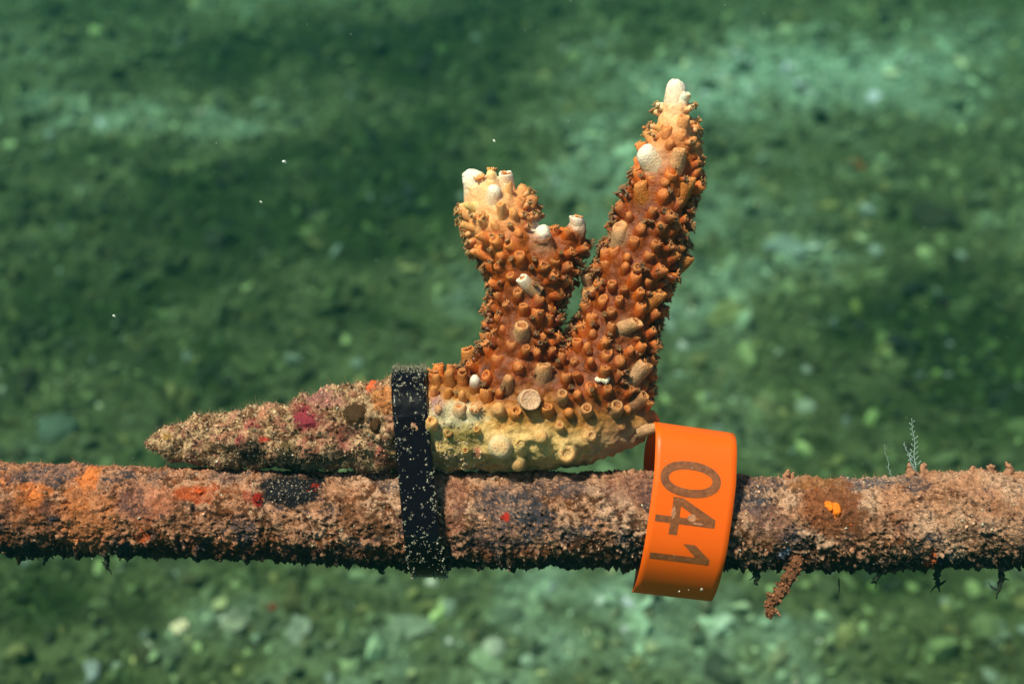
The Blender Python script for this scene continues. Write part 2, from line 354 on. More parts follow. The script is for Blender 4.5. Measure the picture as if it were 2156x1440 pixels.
def rod_surface(x, a):
    """x along the rod in pixels, a angle (0 = up, pi/2 = to the camera) -> position, colour, height"""
    cy, r = rod_axis(x)
    n = np.stack([np.zeros_like(x), -np.cos(a), np.sin(a)], 1)
    p0 = np.stack([x, cy, np.zeros_like(x)], 1) + n * r[:, None]
    lo = fbm(p0 / 60, 3, 2.0); mid = billow(p0 / 20, 3, 8.0); fi = billow(p0 / 7.0, 2, 4.0); fl = fbm(p0 / 28, 3, 77.0)
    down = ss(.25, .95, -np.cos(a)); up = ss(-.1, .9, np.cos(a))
    thick = ss(1850, 2050, x) * ss(.0, .7, np.cos(a) + .4) * 7
    rug = np.clip(ss(-.15, .25, fbm(p0 / 75, 3, 101.0)) * .8 + .6 * down, 0, 1)
    pit = ss(.16, .42, fbm(p0 / np.array([15, 9, 9]), 3, 111.0)) * (.25 + .75 * rug)
    h = 7 * lo + (7 + 10 * rug) * (mid - .25) * (1 + 1.2 * down) + (5 + 5 * rug) * (fi - .25) + 6 * fl - 7 * pit + thick + down * 9 * np.maximum(fbm(p0 / 26, 2, 21.0), -.3)
    h *= np.where(np.abs((x - 620) / 66) ** 2 + np.abs((p0[:, 1] - 1022) / 34) ** 2 < 1.1, .55, 1)
    pos = p0 + n * h[:, None]
    # colour: pale silt lies on what faces up, brown and rust between, pits tinted darker; the underside's shade is painted in
    hh = (mid - .25) * 3.0 + (fi - .25) * 1.6
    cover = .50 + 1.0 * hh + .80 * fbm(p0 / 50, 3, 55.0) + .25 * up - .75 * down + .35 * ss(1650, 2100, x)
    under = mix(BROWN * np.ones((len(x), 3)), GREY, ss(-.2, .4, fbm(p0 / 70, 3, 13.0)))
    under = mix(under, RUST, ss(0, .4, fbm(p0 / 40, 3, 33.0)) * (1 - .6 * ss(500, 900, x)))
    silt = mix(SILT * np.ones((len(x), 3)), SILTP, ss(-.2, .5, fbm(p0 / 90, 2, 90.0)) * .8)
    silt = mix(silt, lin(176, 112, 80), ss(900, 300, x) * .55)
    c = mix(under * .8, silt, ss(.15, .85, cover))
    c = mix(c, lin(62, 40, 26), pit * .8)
    c = mix(c, DEEP, ss(.5, 1.0, down + .25 * fl) * .85)  # dark green shade of the underside, put into the crust colour
    front = np.sin(a) > -.1
    wx = pos[:, 0] + 16 * fbm(p0 / 30, 3, 60.0); wy = pos[:, 1] + 12 * fbm(p0 / 30, 3, 70.0)
    for (a0, b0, c0, d0, cc, s) in ROD_PATCH:
        e = ((wx - a0) / c0) ** 2 + ((wy - b0) / d0) ** 2
        t = ss(1.5, .6, e + .9 * fi - .3 + .9 * fl) * s * front
        if cc is DEEP or cc.max() < .12: t = t * ss(.55, .25, fi + .2 * mid)  if not (a0 == 620) else t
        c = mix(c, cc, t)
    c = c * (1 + .42 * np.clip(fbm(p0 / 4.5, 2, 44.0), -1, 1))[:, None]
    return pos, c, n, h
rx = np.concatenate([np.arange(-2800, -1100, 30), np.arange(-1100, -80, 7), np.arange(-80, 2240, 2.7), np.arange(2240, 3300, 7), np.arange(3300, 5000, 30)])
SEG = 236
ra = np.linspace(0, 2 * math.pi, SEG, endpoint=False)
X, A = np.meshgrid(rx, ra, indexing='ij')
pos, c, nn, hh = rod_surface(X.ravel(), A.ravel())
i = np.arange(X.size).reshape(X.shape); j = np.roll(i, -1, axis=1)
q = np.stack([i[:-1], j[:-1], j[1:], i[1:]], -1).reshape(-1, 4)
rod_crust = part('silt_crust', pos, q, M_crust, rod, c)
rod_bvh_v = pos
def rod_front(x, y):
    """depth of the rod's front at a photo pixel"""
    cy, r = rod_axis(np.array([x], float)); t = max(-1, min(1, (y - cy[0]) / r[0])); return math.sqrt(max(0, 1 - t * t)) * r[0]

# crumbs of silt and rust stuck all over it; white ones stand in for glints
def rod_points(n, lo, hi, x0=-120, x1=2280):
    x = rng.uniform(x0, x1, n); a = rng.uniform(lo, hi, n); p, c, nrm, h = rod_surface(x, a); return x, a, p, c, nrm
n = 8000
x, a, p, c, nrm = rod_points(n, -.9, math.pi + .7)
s = .9 * (3.2 ** (rng.uniform(0, 1, n) ** 2.5)) * (1 + .3 * (x > 1850))
cc = c * np.exp(rng.normal(.05, .35, (n, 1)))
wh = rng.uniform(0, 1, (n, 1)) < .05 * (1 - .7 * ss(.5, .95, -np.cos(a)))[:, None]; cc = np.where(wh, lin(205, 190, 165), cc)
og = rng.uniform(0, 1, (n, 1)) < .004; cc = np.where(og, ORNR * .7, cc)
v, f, k = scatter(p + nrm * (s * .25)[:, None], s, ICO1, (.6, 1.3), .35)
part('silt_crumbs', v, f, M_crumb, rod, np.repeat(cc, k, 0), smooth=False, kind='stuff')
# larger clods on the edges and under the rod
n = 1000
x, a, p, c, nrm = rod_points(n, math.pi * .62, math.pi * 1.35)
s = rng.uniform(2, 6, n)
v, f, k = scatter(p + nrm * (s * .3)[:, None], s, ICO2, (.6, 1.4), .3)
v = v + 1.2 * np.stack([fbm(v / 5, 2, o) for o in (0., 9., 18.)], 1)
part('hanging_clods', v, f, M_crumb, rod, np.repeat(mix(c, SILT * .75, (rng.uniform(0, 1, n) < .14) * .7), k, 0), kind='stuff')
# hair-like turf
n = 12000
x, a, p, c, nrm = rod_points(n, -1.0, math.pi + 1.0)
d = nrm + rng.normal(size=(n, 3)) * .5
v, f, k = hairs(p, d, rng.uniform(2.5, 7.5, n), .55, droop=.6)
part('turf_hairs', v, f, M_hair, rod, np.repeat(c * 1.05, k, 0), kind='stuff')

# the sponge patches, bare patch and the lumps that stand out
def blob_part(name, cx, cy, rx_, ry_, rise, colour, parent, depth, mat=M_crumb, seed=0, label=None, n=26, w0=0, rough=.25, amp=.45):
    """a low mound with an irregular outline on the front of something"""
    g = np.linspace(-1.25, 1.25, n); A_, B_ = np.meshgrid(g, g, indexing='ij'); a = A_.ravel(); b = B_.ravel()
    r = np.sqrt(a * a + b * b) + 1e-6; k_ = np.maximum(np.abs(a), np.abs(b)) / r
    a, b = a * k_ * .8, b * k_ * .8
    ang = np.arctan2(b, a); out = 1 + rough * fbm(np.stack([np.cos(ang) * 2, np.sin(ang) * 2, np.full_like(a, seed)], 1), 3)
    X_ = cx + a * rx_ * out; Y_ = cy + b * ry_ * out; rr = np.sqrt(a * a + b * b)
    p0 = np.stack([X_, Y_, np.zeros_like(X_)], 1)
    Z_ = np.array([depth(u, v) for u, v in zip(X_, Y_)]) + w0 + rise * (1 - ss(.45, 1.0, rr) * 1.6) + rise * amp * fbm(p0 / 7, 3, seed)
    col = np.array(colour) * (1 + .4 * fbm(p0 / 5, 2, seed + 5)[:, None])
    i = np.arange(n * n).reshape(n, n); q = np.stack([i[:-1, :-1], i[:-1, 1:], i[1:, 1:], i[1:, :-1]], -1).reshape(-1, 4)
    return part(name, np.stack([X_, Y_, Z_], 1), q, mat, parent, col, label=label)
blob_part('sponge_patch', 1727, 1056, 10, 13, 7, (.95, .20, .01), rod, rod_front, seed=1, label='bright orange sponge spot right of the number tag', n=18, w0=1)
blob_part('sponge_patch', 1741, 1060, 12, 19, 8, (.95, .20, .01), rod, rod_front, seed=7, n=18, w0=1)
blob_part('sponge_patch', 205, 996, 15, 11, 4, ORNG, rod, rod_front, seed=2, label='orange sponge patch near the top left of the rod')
blob_part('sponge_patch', 104, 1034, 17, 11, 4, ORNG * .9, rod, rod_front, seed=3, rough=.5)
blob_part('sponge_patch', 436, 1026, 11, 6, 3, ORNR * .75, rod, rod_front, seed=4, rough=.9, label='red-orange sponge patch left of the black bare patch')
blob_part('sponge_patch', 557, 1038, 12, 12, 6, lin(130, 22, 8), rod, rod_front, seed=5)
blob_part('bare_patch', 618, 1022, 58, 28, 5, lin(17, 16, 20), rod, rod_front, mat=M_tie and M_crumb, seed=6, rough=.9, w0=-1, label='black bare patch on the rod under the dead coral')

n = 260; x_ = rng.normal(618, 34, n); y_ = rng.normal(1022, 16, n)
v, f, k = scatter(np.array([(a_, b_, rod_front(a_, b_) + 3) for a_, b_ in zip(x_, y_)]), rng.uniform(.7, 2.6, n), ICO1, (.5, 1.3), .35)
part('silt_crumbs', v, f, M_crumb, rod, np.repeat(lin(150, 130, 110) * np.exp(rng.normal(-.6, .6, (n, 1))), k, 0), smooth=False, kind='stuff')
# stalks and shreds hanging from the rod
def ragged(name, pts, rads, colour, parent, seed=0, label=None, seg=10, amp=.5, seam=14):
    pts = np.array(pts, float); t = np.linspace(0, 1, len(pts)); tt = np.linspace(0, 1, seam)
    path = np.stack([np.interp(tt, t, pts[:, k]) for k in range(3)], 1); rad = np.interp(tt, t, rads)
    path = path + np.stack([fbm(path / 14 + o, 2, seed) for o in (0, 7, 14)], 1) * rads[0] * .5
    v, q, tr = tube(path, rad, seg)
    nrm = v[:len(path) * seg].reshape(len(path), seg, 3) - path[:, None]
    v[:len(path) * seg] += (nrm * (amp * fbm(v[:len(path) * seg] / 5, 3, seed)).reshape(len(path), seg, 1)).reshape(-1, 3)
    return v, q, tr, np.array(colour) * (1 + .5 * fbm(v / 5, 2, seed + 9)[:, None])
stalk = [ragged('', [(1668, 1165, 70), (1650, 1200, 66), (1632, 1232, 64), (1612, 1262, 64), (1613, 1284, 64)], (13, 12, 10, 9, 3), lin(118, 72, 46), rod, 3, seam=22, seg=14, amp=.9),
         ragged('', [(1612, 1240, 64), (1600, 1236, 66)], (5, 2), lin(120, 80, 50), rod, 4), ragged('', [(1618, 1270, 64), (1632, 1284, 66)], (5, 2), lin(160, 108, 76), rod, 5)]
v, fq, c = join(stalk); part('hanging_stalk', v, fq, M_crumb, rod, c, label='ragged silted stalk hanging below the rod right of the tag')
sp = stalk[0][0]; n = 420; idx = rng.integers(0, len(sp) - 2, n)
v, f, k = scatter(sp[idx] + rng.normal(size=(n, 3)) * 1.5, rng.uniform(1.3, 3.8, n), ICO1, (.6, 1.3), .35)
part('stalk_crumbs', v, f, M_crumb, rod, np.repeat(stalk[0][3][idx] * np.exp(rng.normal(.1, .35, (n, 1))), k, 0), smooth=False, kind='stuff')
def shred(pts, r, seed):
    ch = [ragged('', pts, [r] * (len(pts) - 1) + [r * .2], (.022, .03, .016), rod, seed, amp=1.0, seg=7)]
    path = ch[0][0]
    for k in range(5):
        b = path[rng.integers(0, len(path))]; e = b + rng.normal(size=3) * r * 1.7
        ch.append(ragged('', [b, (b + e) / 2 + rng.normal(size=3) * r * .4, e], (r * .5, r * .4, r * .1), (.024, .034, .018), rod, seed + k, amp=.9, seg=5, seam=6))
    v, fq, c = join(ch); return part('hanging_shred', v, fq, M_hair, rod, c)
shred([(1590, 1190, 20), (1592, 1215, 20), (1583, 1228, 18)], 5, 1)
shred([(1850, 1195, 30), (1836, 1215, 28), (1826, 1222, 26)], 4.5, 2)
shred([(1975, 1190, 0), (1972, 1220, 0), (1977, 1245, 0)], 6, 3)
shred([(2102, 1190, 20), (2100, 1225, 20), (2090, 1255, 20)], 5.5, 4)
shred([(232, 1165, 30), (236, 1180, 40), (235, 1192, 40)], 5.5, 5)
shred([(800, 1180, 10), (800, 1192, 10), (802, 1205, 10)], 6.5, 6)
shred([(1765, 1215, 5), (1766, 1240, 5), (1762, 1262, 5)], 1.3, 7)
shred([(112, 1160, 20), (104, 1175, 20), (98, 1184, 20)], 5, 8)
# little tufts on the top of the rod
for (tx, ty, r) in [(1655, 998, 9), (1668, 1000, 6), (1915, 985, 11), (1950, 985, 10), (2050, 990, 8), (2090, 986, 9), (2120, 982, 9), (2000, 996, 6)]:
    v, fq, c = join([ragged('', [(tx, ty + 22, 0), (tx + rng.normal() * 3, ty, 0), (tx + rng.normal() * 5, ty - r, 3)], (r, r * .8, r * .3), SILT * .9, rod, tx, seg=12, amp=1.0)])
    part('silt_tuft', v, fq, M_crumb, rod, c)

# feathery hydroids standing on the rod
def hydroid(base, pts, r, label, branches=18, reach=11):
    t_ = thing('hydroid', base, label, 'hydroid', None)
    pts = np.array(pts, float); tt = np.linspace(0, 1, 24); t = np.linspace(0, 1, len(pts))
    path = np.stack([np.interp(tt, t, pts[:, k]) for k in range(3)], 1) + np.stack([1.2 * np.sin(tt * 14), 0 * tt, 0 * tt], 1)
    v, q, tr = tube(path, np.linspace(r, r * .4, 24), 5)
    part('stem', v, [q, tr], M_hydro, t_)
    for k in range(branches):
        u = .12 + .86 * k / branches; b = np.array([np.interp(u, tt, path[:, j]) for j in range(3)]); sgn = 1 if k % 2 else -1
        l = reach * (1.05 - u * .75)
        e = b + np.array([sgn * l, -l * .8, rng.normal() * 3]); mid = (b + e) / 2 + np.array([0, l * .18, 0])
        v, q, tr = tube(np.array([b, mid, e]), [r * .6, r * .5, r * .75], 4)
        part('side_frond', v, [q, tr], M_hydro, t_)
M_hydro = material('hydroid_stem', rough=.5, spec=.4, use='RGB', colour=(.32, .40, .36), sss=.3, sss_scale=.0006)
hydroid((1928, 992, 0), [(1928, 996, 0), (1925, 960, 2), (1924, 920, 2), (1917, 880, 4)], 1.25, 'pale feathery hydroid standing highest on the rod at right')
hydroid((1920, 990, 10), [(1922, 990, 10), (1912, 960, 10), (1900, 930, 8)], 1.2, 'short pale hydroid left of the tallest feathery one', 9, 8)
hydroid((1876, 1002, 0), [(1876, 1006, 0), (1870, 975, 0), (1861, 935, 0)], .7, 'thin faint hydroid on the rod halfway between the orange tag and the tall feathery one', 8, 4)

# ------------------------------------------------------------ the coral
coral = thing('staghorn_coral', (1080, 985, 0), 'orange-brown branching coral fragment with white tips, tied along the top of the rod', 'coral')
BASE = [(322, 934, 17), (345, 932, 28), (400, 929, 42), (500, 924, 57), (600, 917, 70), (700, 907, 83), (790, 896, 93), (860, 893, 95), (950, 894, 96), (1050, 897, 97), (1150, 891, 97), (1240, 888, 86), (1290, 888, 70), (1312, 888, 56)]
LEFTB = [(1085, 880, 80), (1095, 800, 84), (1101, 730, 68), (1104, 660, 61), (1108, 600, 62), (1095, 540, 68), (1065, 490, 68), (1040, 450, 62), (1018, 415, 46), (1003, 392, 28), (995, 378, 22)]
RIGHTB = [(1235, 890, 84), (1262, 800, 92), (1290, 730, 78), (1305, 670, 68), (1326, 600, 67), (1352, 530, 68), (1375, 460, 62), (1395, 400, 56), (1410, 340, 50), (1418, 290, 41), (1420, 245, 30), (1421, 215, 24)]
TWIG1 = [(1110, 590, 50), (1135, 545, 34), (1139, 510, 22)]
TWIG2 = [(1135, 590, 55), (1180, 540, 38), (1208, 500, 26), (1216, 480, 18)]
TWIG3 = [(1040, 450, 36), (1062, 410, 24), (1067, 388, 16)]
SHOULDER = [(1000, 880, 70), (1020, 820, 52), (1050, 800, 60)]
SH2 = [(940, 860, 62), (985, 835, 48), (1060, 830, 80), (1180, 840, 95), (1290, 830, 66)]
def densify(ch, step=6):
    ch = np.array(ch, float); d = np.concatenate([[0], np.cumsum(np.linalg.norm(np.diff(ch[:, :2], axis=0), axis=1))]); t = np.arange(0, d[-1], step)
    t = np.append(t, d[-1]); return np.stack([np.interp(t, d, ch[:, k]) for k in range(3)], 1)
CH = {'base': BASE, 'left': LEFTB, 'right': RIGHTB, 't1': TWIG1, 't2': TWIG2, 't3': TWIG3, 'sh': SHOULDER, 'sh2': SH2}
WOFF = {'base': 0, 'left': 4, 'right': 0, 't1': 44, 't2': 8, 't3': 4, 'sh': 0, 'sh2': 0}
CORE = []; chunks = []
for k_, ch in CH.items():
    d = densify(ch); path = np.stack([d[:, 0], d[:, 1], np.full(len(d), WOFF[k_])], 1); r = d[:, 2]
    if k_ == 't1': path[:, 2] = np.linspace(10, 58, len(d))
    if k_ == 'right': path[:, 2] = np.linspace(-6, 8, len(d))
    CORE.append((k_, path, r))
    # rounded ends
    t1 = (path[-1] - path[-2]); t1 /= np.linalg.norm(t1); t0 = path[0] - path[1]; t0 /= np.linalg.norm(t0)
    th = np.linspace(.15, 1.5, 6)
    path2 = np.concatenate([[path[0] + t0 * r[0] * math.sin(a) for a in th[::-1]], path, [path[-1] + t1 * r[-1] * math.sin(a) for a in th]])
    r2 = np.concatenate([[r[0] * math.cos(a) for a in th[::-1]], r, [r[-1] * math.cos(a) for a in th]])
    v, q, tr = tube(path2, np.maximum(r2, .6), 28)
    chunks.append((v, q, tr, np.zeros(3)))
v, fq, _ = join(chunks)
SC = 0.01
tmp_me = mesh_np('core_tmp', v * SC, fq, M_tissue); tmp = link(bpy.data.objects.new('core_tmp', tmp_me))
rm = tmp.modifiers.new('r', 'REMESH'); rm.mode = 'VOXEL'; rm.voxel_size = 3.2 * SC
sm = tmp.modifiers.new('s', 'SMOOTH'); sm.factor = .6; sm.iterations = 22
dg = bpy.context.evaluated_depsgraph_get(); cm = bpy.data.meshes.new_from_object(tmp.evaluated_get(dg), depsgraph=dg)
cv = np.empty(len(cm.vertices) * 3, np.float32); cm.vertices.foreach_get('co', cv); cv = cv.reshape(-1, 3).astype(float) / SC
cn = np.empty(len(cm.vertices) * 3, np.float32); cm.vertices.foreach_get('normal', cn); cn = cn.reshape(-1, 3).astype(float)
fl = np.empty(len(cm.loops), np.int32); cm.loops.foreach_get('vertex_index', fl)
cf = fl.reshape(-1, 4)
bpy.data.objects.remove(tmp); bpy.data.meshes.remove(cm)

TIPS = np.array([(1421, 185), (990, 362), (1140, 485), (1218, 466), (1067, 372)])
def tissue(p):
    """the colour of the living tissue and the dead crust at a point of the coral"""
    x = p[:, 0]; y = p[:, 1]; n = len(x)
    deep = np.array([.11, .019, .0004]); ora = np.array([.56, .118, .005]); crm = np.array([.95, .49, .19]); wht = np.array([.90, .80, .62])  # deep: dark brown tissue with the shading between the cups painted in
    nz = fbm(p / 45, 3, 5.0); nf = fbm(p / 14, 2, 6.0)
    c = mix(np.broadcast_to(deep, (n, 3)), ora, .16 + .22 * nf)
    dR = (y - 165); dL = np.hypot(x - 990, y - 360)
    rgt = (x > 1230) & (y < 700)
    d = np.where(rgt, dR, dL * .95)
    c = mix(c, ora, ss(300, 110, d + 40 * nz) * .8)
    c = mix(c, crm, ss(200, 70, d + 22 * nz) * .9)
    tipd = np.min(np.hypot(x[:, None] - TIPS[:, 0], y[:, None] - TIPS[:, 1]) - np.array([34, 26, 8, 8, 14]), axis=1)
    c = mix(c, wht, ss(30, -6, tipd + 6 * nf))
    # foot of the coral: tissue thins to cream and olive
    low = ss(815, 905, y - (x - 1150) * .14 + 32 * nz + 12 * nf) * (x < 1420)
    c = mix(c, np.array([.62, .27, .045]), low * .8)
    c = mix(c, np.array([.74, .47, .17]), ss(860, 930, y - (x - 1100) * .12 + 36 * nz + 12 * nf) * ss(1330, 1180, x) * .9)
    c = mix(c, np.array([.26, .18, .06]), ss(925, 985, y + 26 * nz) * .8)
    c = mix(c, np.array([.46, .25, .15]), ss(1180, 1310, x + 30 * nz) * ss(860, 930, y) * .7)
    c = mix(c, np.array([.22, .17, .03]), ss(60, 20, np.hypot(x - 975, (y - 905) * 1.1) + 10 * nf) * .8)
    c = mix(c, np.array([.52, .42, .24]), ss(60, 30, np.hypot((x - 960) * .7, (y - 868) * 1.9) + 14 * nf))
    c = mix(c, np.array([.45, .20, .22]), ss(26, 8, np.hypot(x - 925, y - 848) + 8 * nf) * .7)
    c = mix(c, np.array([.50, .10, .08]), ss(14, 4, np.hypot(x - 1007, y - 945) + 4 * nf) * .8)
    return c
DEAD_PATCH = [(758, 868, 24, 22, lin(62, 38, 14), 1), (800, 889, 12, 18, lin(66, 38, 14), 1), (730, 903, 26, 18, lin(22, 38, 26), .9), (655, 878, 28, 26, lin(128, 44, 52), .8), (640, 862, 20, 10, lin(150, 40, 52), .7),
              (540, 888, 16, 12, lin(160, 58, 60), .8), (520, 926, 10, 12, lin(186, 74, 80), .8), (562, 920, 9, 8, lin(170, 34, 22), .9), (690, 840, 44, 14, lin(176, 112, 106), .6), (560, 868, 16, 12, lin(190, 120, 84), .5), (786, 812, 9, 10, lin(225, 90, 40), .95),
              (535, 950, 38, 26, lin(26, 18, 20), .9), (620, 950, 26, 24, lin(70, 60, 30), .7), (690, 960, 70, 16, DEEP, .8), (700, 905, 60, 24, lin(170, 80, 66), .35), (735, 930, 22, 14, lin(170, 90, 80), .5), (820, 955, 40, 20, lin(90, 62, 22), .6),
              (462, 940, 40, 14, lin(90, 56, 30), .5), (380, 950, 40, 10, lin(100, 66, 36), .5), (355, 918, 10, 8, lin(206, 150, 60), .5), (815, 838, 24, 26, lin(196, 118, 60), .8), (810, 950, 16, 16, lin(180, 84, 80), .5)]
def dead(p):
    x = p[:, 0]; y = p[:, 1]; n = len(x)
    mid = billow(p / 18, 3, 8.0); fi = billow(p / 6.5, 2, 4.0); nz = fbm(p / 36, 3, 15.0)
    c = mix(np.broadcast_to(lin(92, 56, 34), (n, 3)), lin(196, 156, 118), ss(-.15, .35, (mid - .25) * 1.6 + (fi - .25) * 1.6 + .4 * nz + .1))
    c = mix(c, lin(192, 116, 96), ss(.05, .5, fbm(p / 30, 2, 66.0)) * .5)
    wx = x + 9 * fbm(p / 16, 2, 60.0); wy = y + 9 * fbm(p / 16, 2, 70.0)
    for (a0, b0, c0, d0, cc, s) in DEAD_PATCH:
        e = ((wx - a0) / c0) ** 2 + ((wy - b0) / d0) ** 2
        c = mix(c, cc, ss(1.6, .7, e + .6 * fi) * s * (p[:, 2] > -5))
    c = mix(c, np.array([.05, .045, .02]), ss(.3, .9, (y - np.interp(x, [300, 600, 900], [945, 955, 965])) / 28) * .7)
    return c * (1 + .35 * np.clip(fbm(p / 4, 2, 44.0), -1, 1))[:, None]
def deadness(p): return ss(905, 868, p[:, 0] + 22 * fbm(p / 30, 2, 3.0) + 30 * ss(820, 800, p[:, 1]))
dd = deadness(cv); nxt = fbm(cv / 20, 3, 12.0)
sil = ss(865, 905, cv[:, 1] + (1010 - cv[:, 0]) * .55)* ss(1060, 960, cv[:, 0])      # silt creeping onto the living foot
disp_dead = 19 * fbm(cv / 48, 2, 34.0) + 9 * fbm(cv / 30, 3, 2.0) + 15 * (billow(cv / 16, 3, 8.0) - .25) + 7 * (billow(cv / 6, 2, 4.0) - .25)
disp_live = 4.0 * fbm(cv / 24, 2, 9.0) + 2.0 * fbm(cv / 9, 2, 19.0) + ss(880, 930, cv[:, 1]) * 7 * fbm(cv / 26, 2, 29.0)
taper = ss(310, 380, cv[:, 0]) * .7 + .3
creep = np.clip(dd + .6 * sil, 0, 1)
cpos = cv + cn * (disp_dead * creep * taper + disp_live * (1 - creep))[:, None]
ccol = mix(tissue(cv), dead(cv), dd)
ccol = mix(ccol, ccol * .75 + .25 * lin(196, 160, 110), sil * .6 * ss(-.1, .3, nxt))
fc = cv[cf].mean(1)
isdead = fc[:, 0] < 868
left_axis_mid = np.interp(fc[:, 1], [300, 560, 700, 800], [1240, 1218, 1200, 1185])
above = fc[:, 1] < np.interp(fc[:, 0], [980, 1060, 1185, 1260, 1400], [740, 775, 790, 790, 800])
reg = np.where(isdead, 0, np.where(~above, 1, np.where(fc[:, 0] < left_axis_mid, 2, 3)))
def submesh(mask):
    f = cf[mask]; u, inv = np.unique(f, return_inverse=True); return u, inv.reshape(-1, 4)
bvh = BVHTree.FromPolygons([tuple(a) for a in cpos], [tuple(int(b) for b in a) for a in cf])
def hit(x, y):
    r = bvh.ray_cast(Vector((x, y, 400)), Vector((0, 0, -1)))
    return (np.array(r[0]), np.array(r[1])) if r[0] is not None else (None, None)
def coral_depth(x, y):
    r = bvh.ray_cast(Vector((x, y, 400)), Vector((0, 0, -1))); return r[0].z if r[0] is not None else 0.0

def foot_front(x, y):
    c0 = np.interp(x, [500, 700, 860], [921, 904, 893]); r0 = np.interp(x, [500, 700, 860], [58, 84, 99]); return math.sqrt(max(0.0, r0 ** 2 - (y - c0) ** 2))
# crumbs, clods and turf on the dead end
def core_pick(n, mask):
    tri_w = mask.astype(float); idx = rng.choice(len(cpos), n, p=tri_w / tri_w.sum()); return idx
dm = (cv[:, 0] < 880)
idx = core_pick(4200, dm); s = 1.2 * (3.0 ** (rng.uniform(0, 1, len(idx)) ** 2))
cc = ccol[idx] * np.exp(rng.normal(.1, .35, (len(idx), 1))); wh = rng.uniform(0, 1, (len(idx), 1)) < .06; cc = np.where(wh, lin(214, 200, 176), cc)  # the white crumbs stand in for tiny specular glints
v, f, k = scatter(cpos[idx] + cn[idx] * (s * .4)[:, None] + rng.normal(size=(len(idx), 3)) * 1.2, s, ICO1, (.6, 1.3), .35)
part('silt_crumbs', v, f, M_crumb, coral, np.repeat(cc, k, 0), smooth=False, kind='stuff')
idx = core_pick(9000, dm); dr = cn[idx] + rng.normal(size=(len(idx), 3)) * .5
v, f, k = hairs(cpos[idx], dr, rng.uniform(3, 9, len(idx)) * (.7 + .4 * (cn[idx][:, 1] < 0)), .45, droop=.7)
part('turf_hairs', v, f, M_hair, coral, np.repeat(np.clip(ccol[idx] * .6 + lin(190, 160, 120) * .5, 0, 1), k, 0), kind='stuff')
idx = core_pick(900, creep * (cv[:, 0] > 860) * (cv[:, 2] > -20)); s = rng.uniform(1, 3.2, len(idx))
v, f, k = scatter(cpos[idx] + cn[idx] * (s * .3)[:, None], s, ICO1, (.6, 1.3), .35)
part('silt_crumbs', v, f, M_crumb, coral, np.repeat(lin(206, 172, 130) * np.exp(rng.normal(-.3, .35, (len(idx), 1))), k, 0), smooth=False, kind='stuff')
blob_part('encrusting_spot', 757, 868, 25, 22, 5, lin(64, 40, 16), coral, foot_front, seed=11, label='olive-brown spot beside the strap', mat=M_hair, w0=6, amp=.12)
blob_part('encrusting_spot', 800, 889, 12, 17, 5, lin(70, 42, 16), coral, foot_front, seed=12, mat=M_hair, w0=6, amp=.12)
blob_part('coralline_patch', 655, 880, 24, 16, 3, lin(132, 42, 52), coral, foot_front, seed=13, rough=.6, label='crimson coralline patch')
blob_part('coralline_patch', 786, 811, 9, 10, 5, lin(228, 96, 44), coral, foot_front, seed=14, w0=2)

# ---- corallites: the tubular cups
def cup_mesh(name, mat, seg=14, closed=False, seed=0, bend=.25, lip=.35):
    """unit cup: axis +Z, length 2.2, radius 1; +X is the side towards the branch tip"""
    if closed: prof = [(1.3, -1.2), (1.2, -.3), (1.10, .3), (1.04, .9), (.98, 1.35), (.90, 1.68), (.77, 1.94), (.58, 2.14), (.34, 2.28), (.10, 2.33)]
    else: prof = [(1.30, -1.3), (1.22, -.35), (1.14, .3), (1.08, .9), (1.03, 1.5), (.96, 1.9), (.87, 2.1), (.74, 2.16), (.60, 2.08), (.52, 1.8), (.46, 1.4), (.1, 1.3)]
    V_ = []
    a = np.linspace(0, 2 * math.pi, seg, endpoint=False)
    for r, z in prof:
        p = np.stack([r * np.cos(a), r * np.sin(a), np.full(seg, z)], 1)
        t = max(0, z) / 2.2
        if not closed: p[:, 2] -= lip * np.cos(a) * r * t
        p[:, 0] += bend * t * t * 2; V_.append(p)
    v = np.concatenate(V_); v *= (1 + (.07 if closed else .15) * fbm(v / 1.0 + seed * 3.1, 3))[:, None]
    q = []
    for i in range(len(prof) - 1):
        j = np.arange(seg); q.append(np.stack([i * seg + j, i * seg + (j + 1) % seg, (i + 1) * seg + (j + 1) % seg, (i + 1) * seg + j], 1))
    v = np.concatenate([v, v[-seg:].mean(0, keepdims=True)]); j = np.arange(seg); b = (len(prof) - 1) * seg
    tr = np.stack([b + j, b + (j + 1) % seg, np.full(seg, len(v) - 1)], 1)
    return v, np.concatenate(q), tr
CR = 12.5 * PX                                                     # a cup's radius in metres
def to_mesh(name, vq, mat, s=CR): v, q, t = vq; return mesh_np(name, v * s, [q, t], mat)
cup_raw = [cup_mesh('', None, seed=k, bend=.15 + .12 * (k % 3), lip=.2 + .18 * (k % 4)) for k in range(9)]
cups = [to_mesh('corallite', c_, M_cup) for c_ in cup_raw]
knob_raw = [cup_mesh('', None, seed=20 + k, closed=True, bend=.1) for k in range(4)]
knobs = [to_mesh('corallite', c_, M_cup) for c_ in knob_raw]
pale_cups = [to_mesh('pale_corallite', c_, M_cup_pale) for c_ in cup_raw]
pale_knobs = [to_mesh('pale_corallite', c_, M_cup_pale) for c_ in knob_raw]
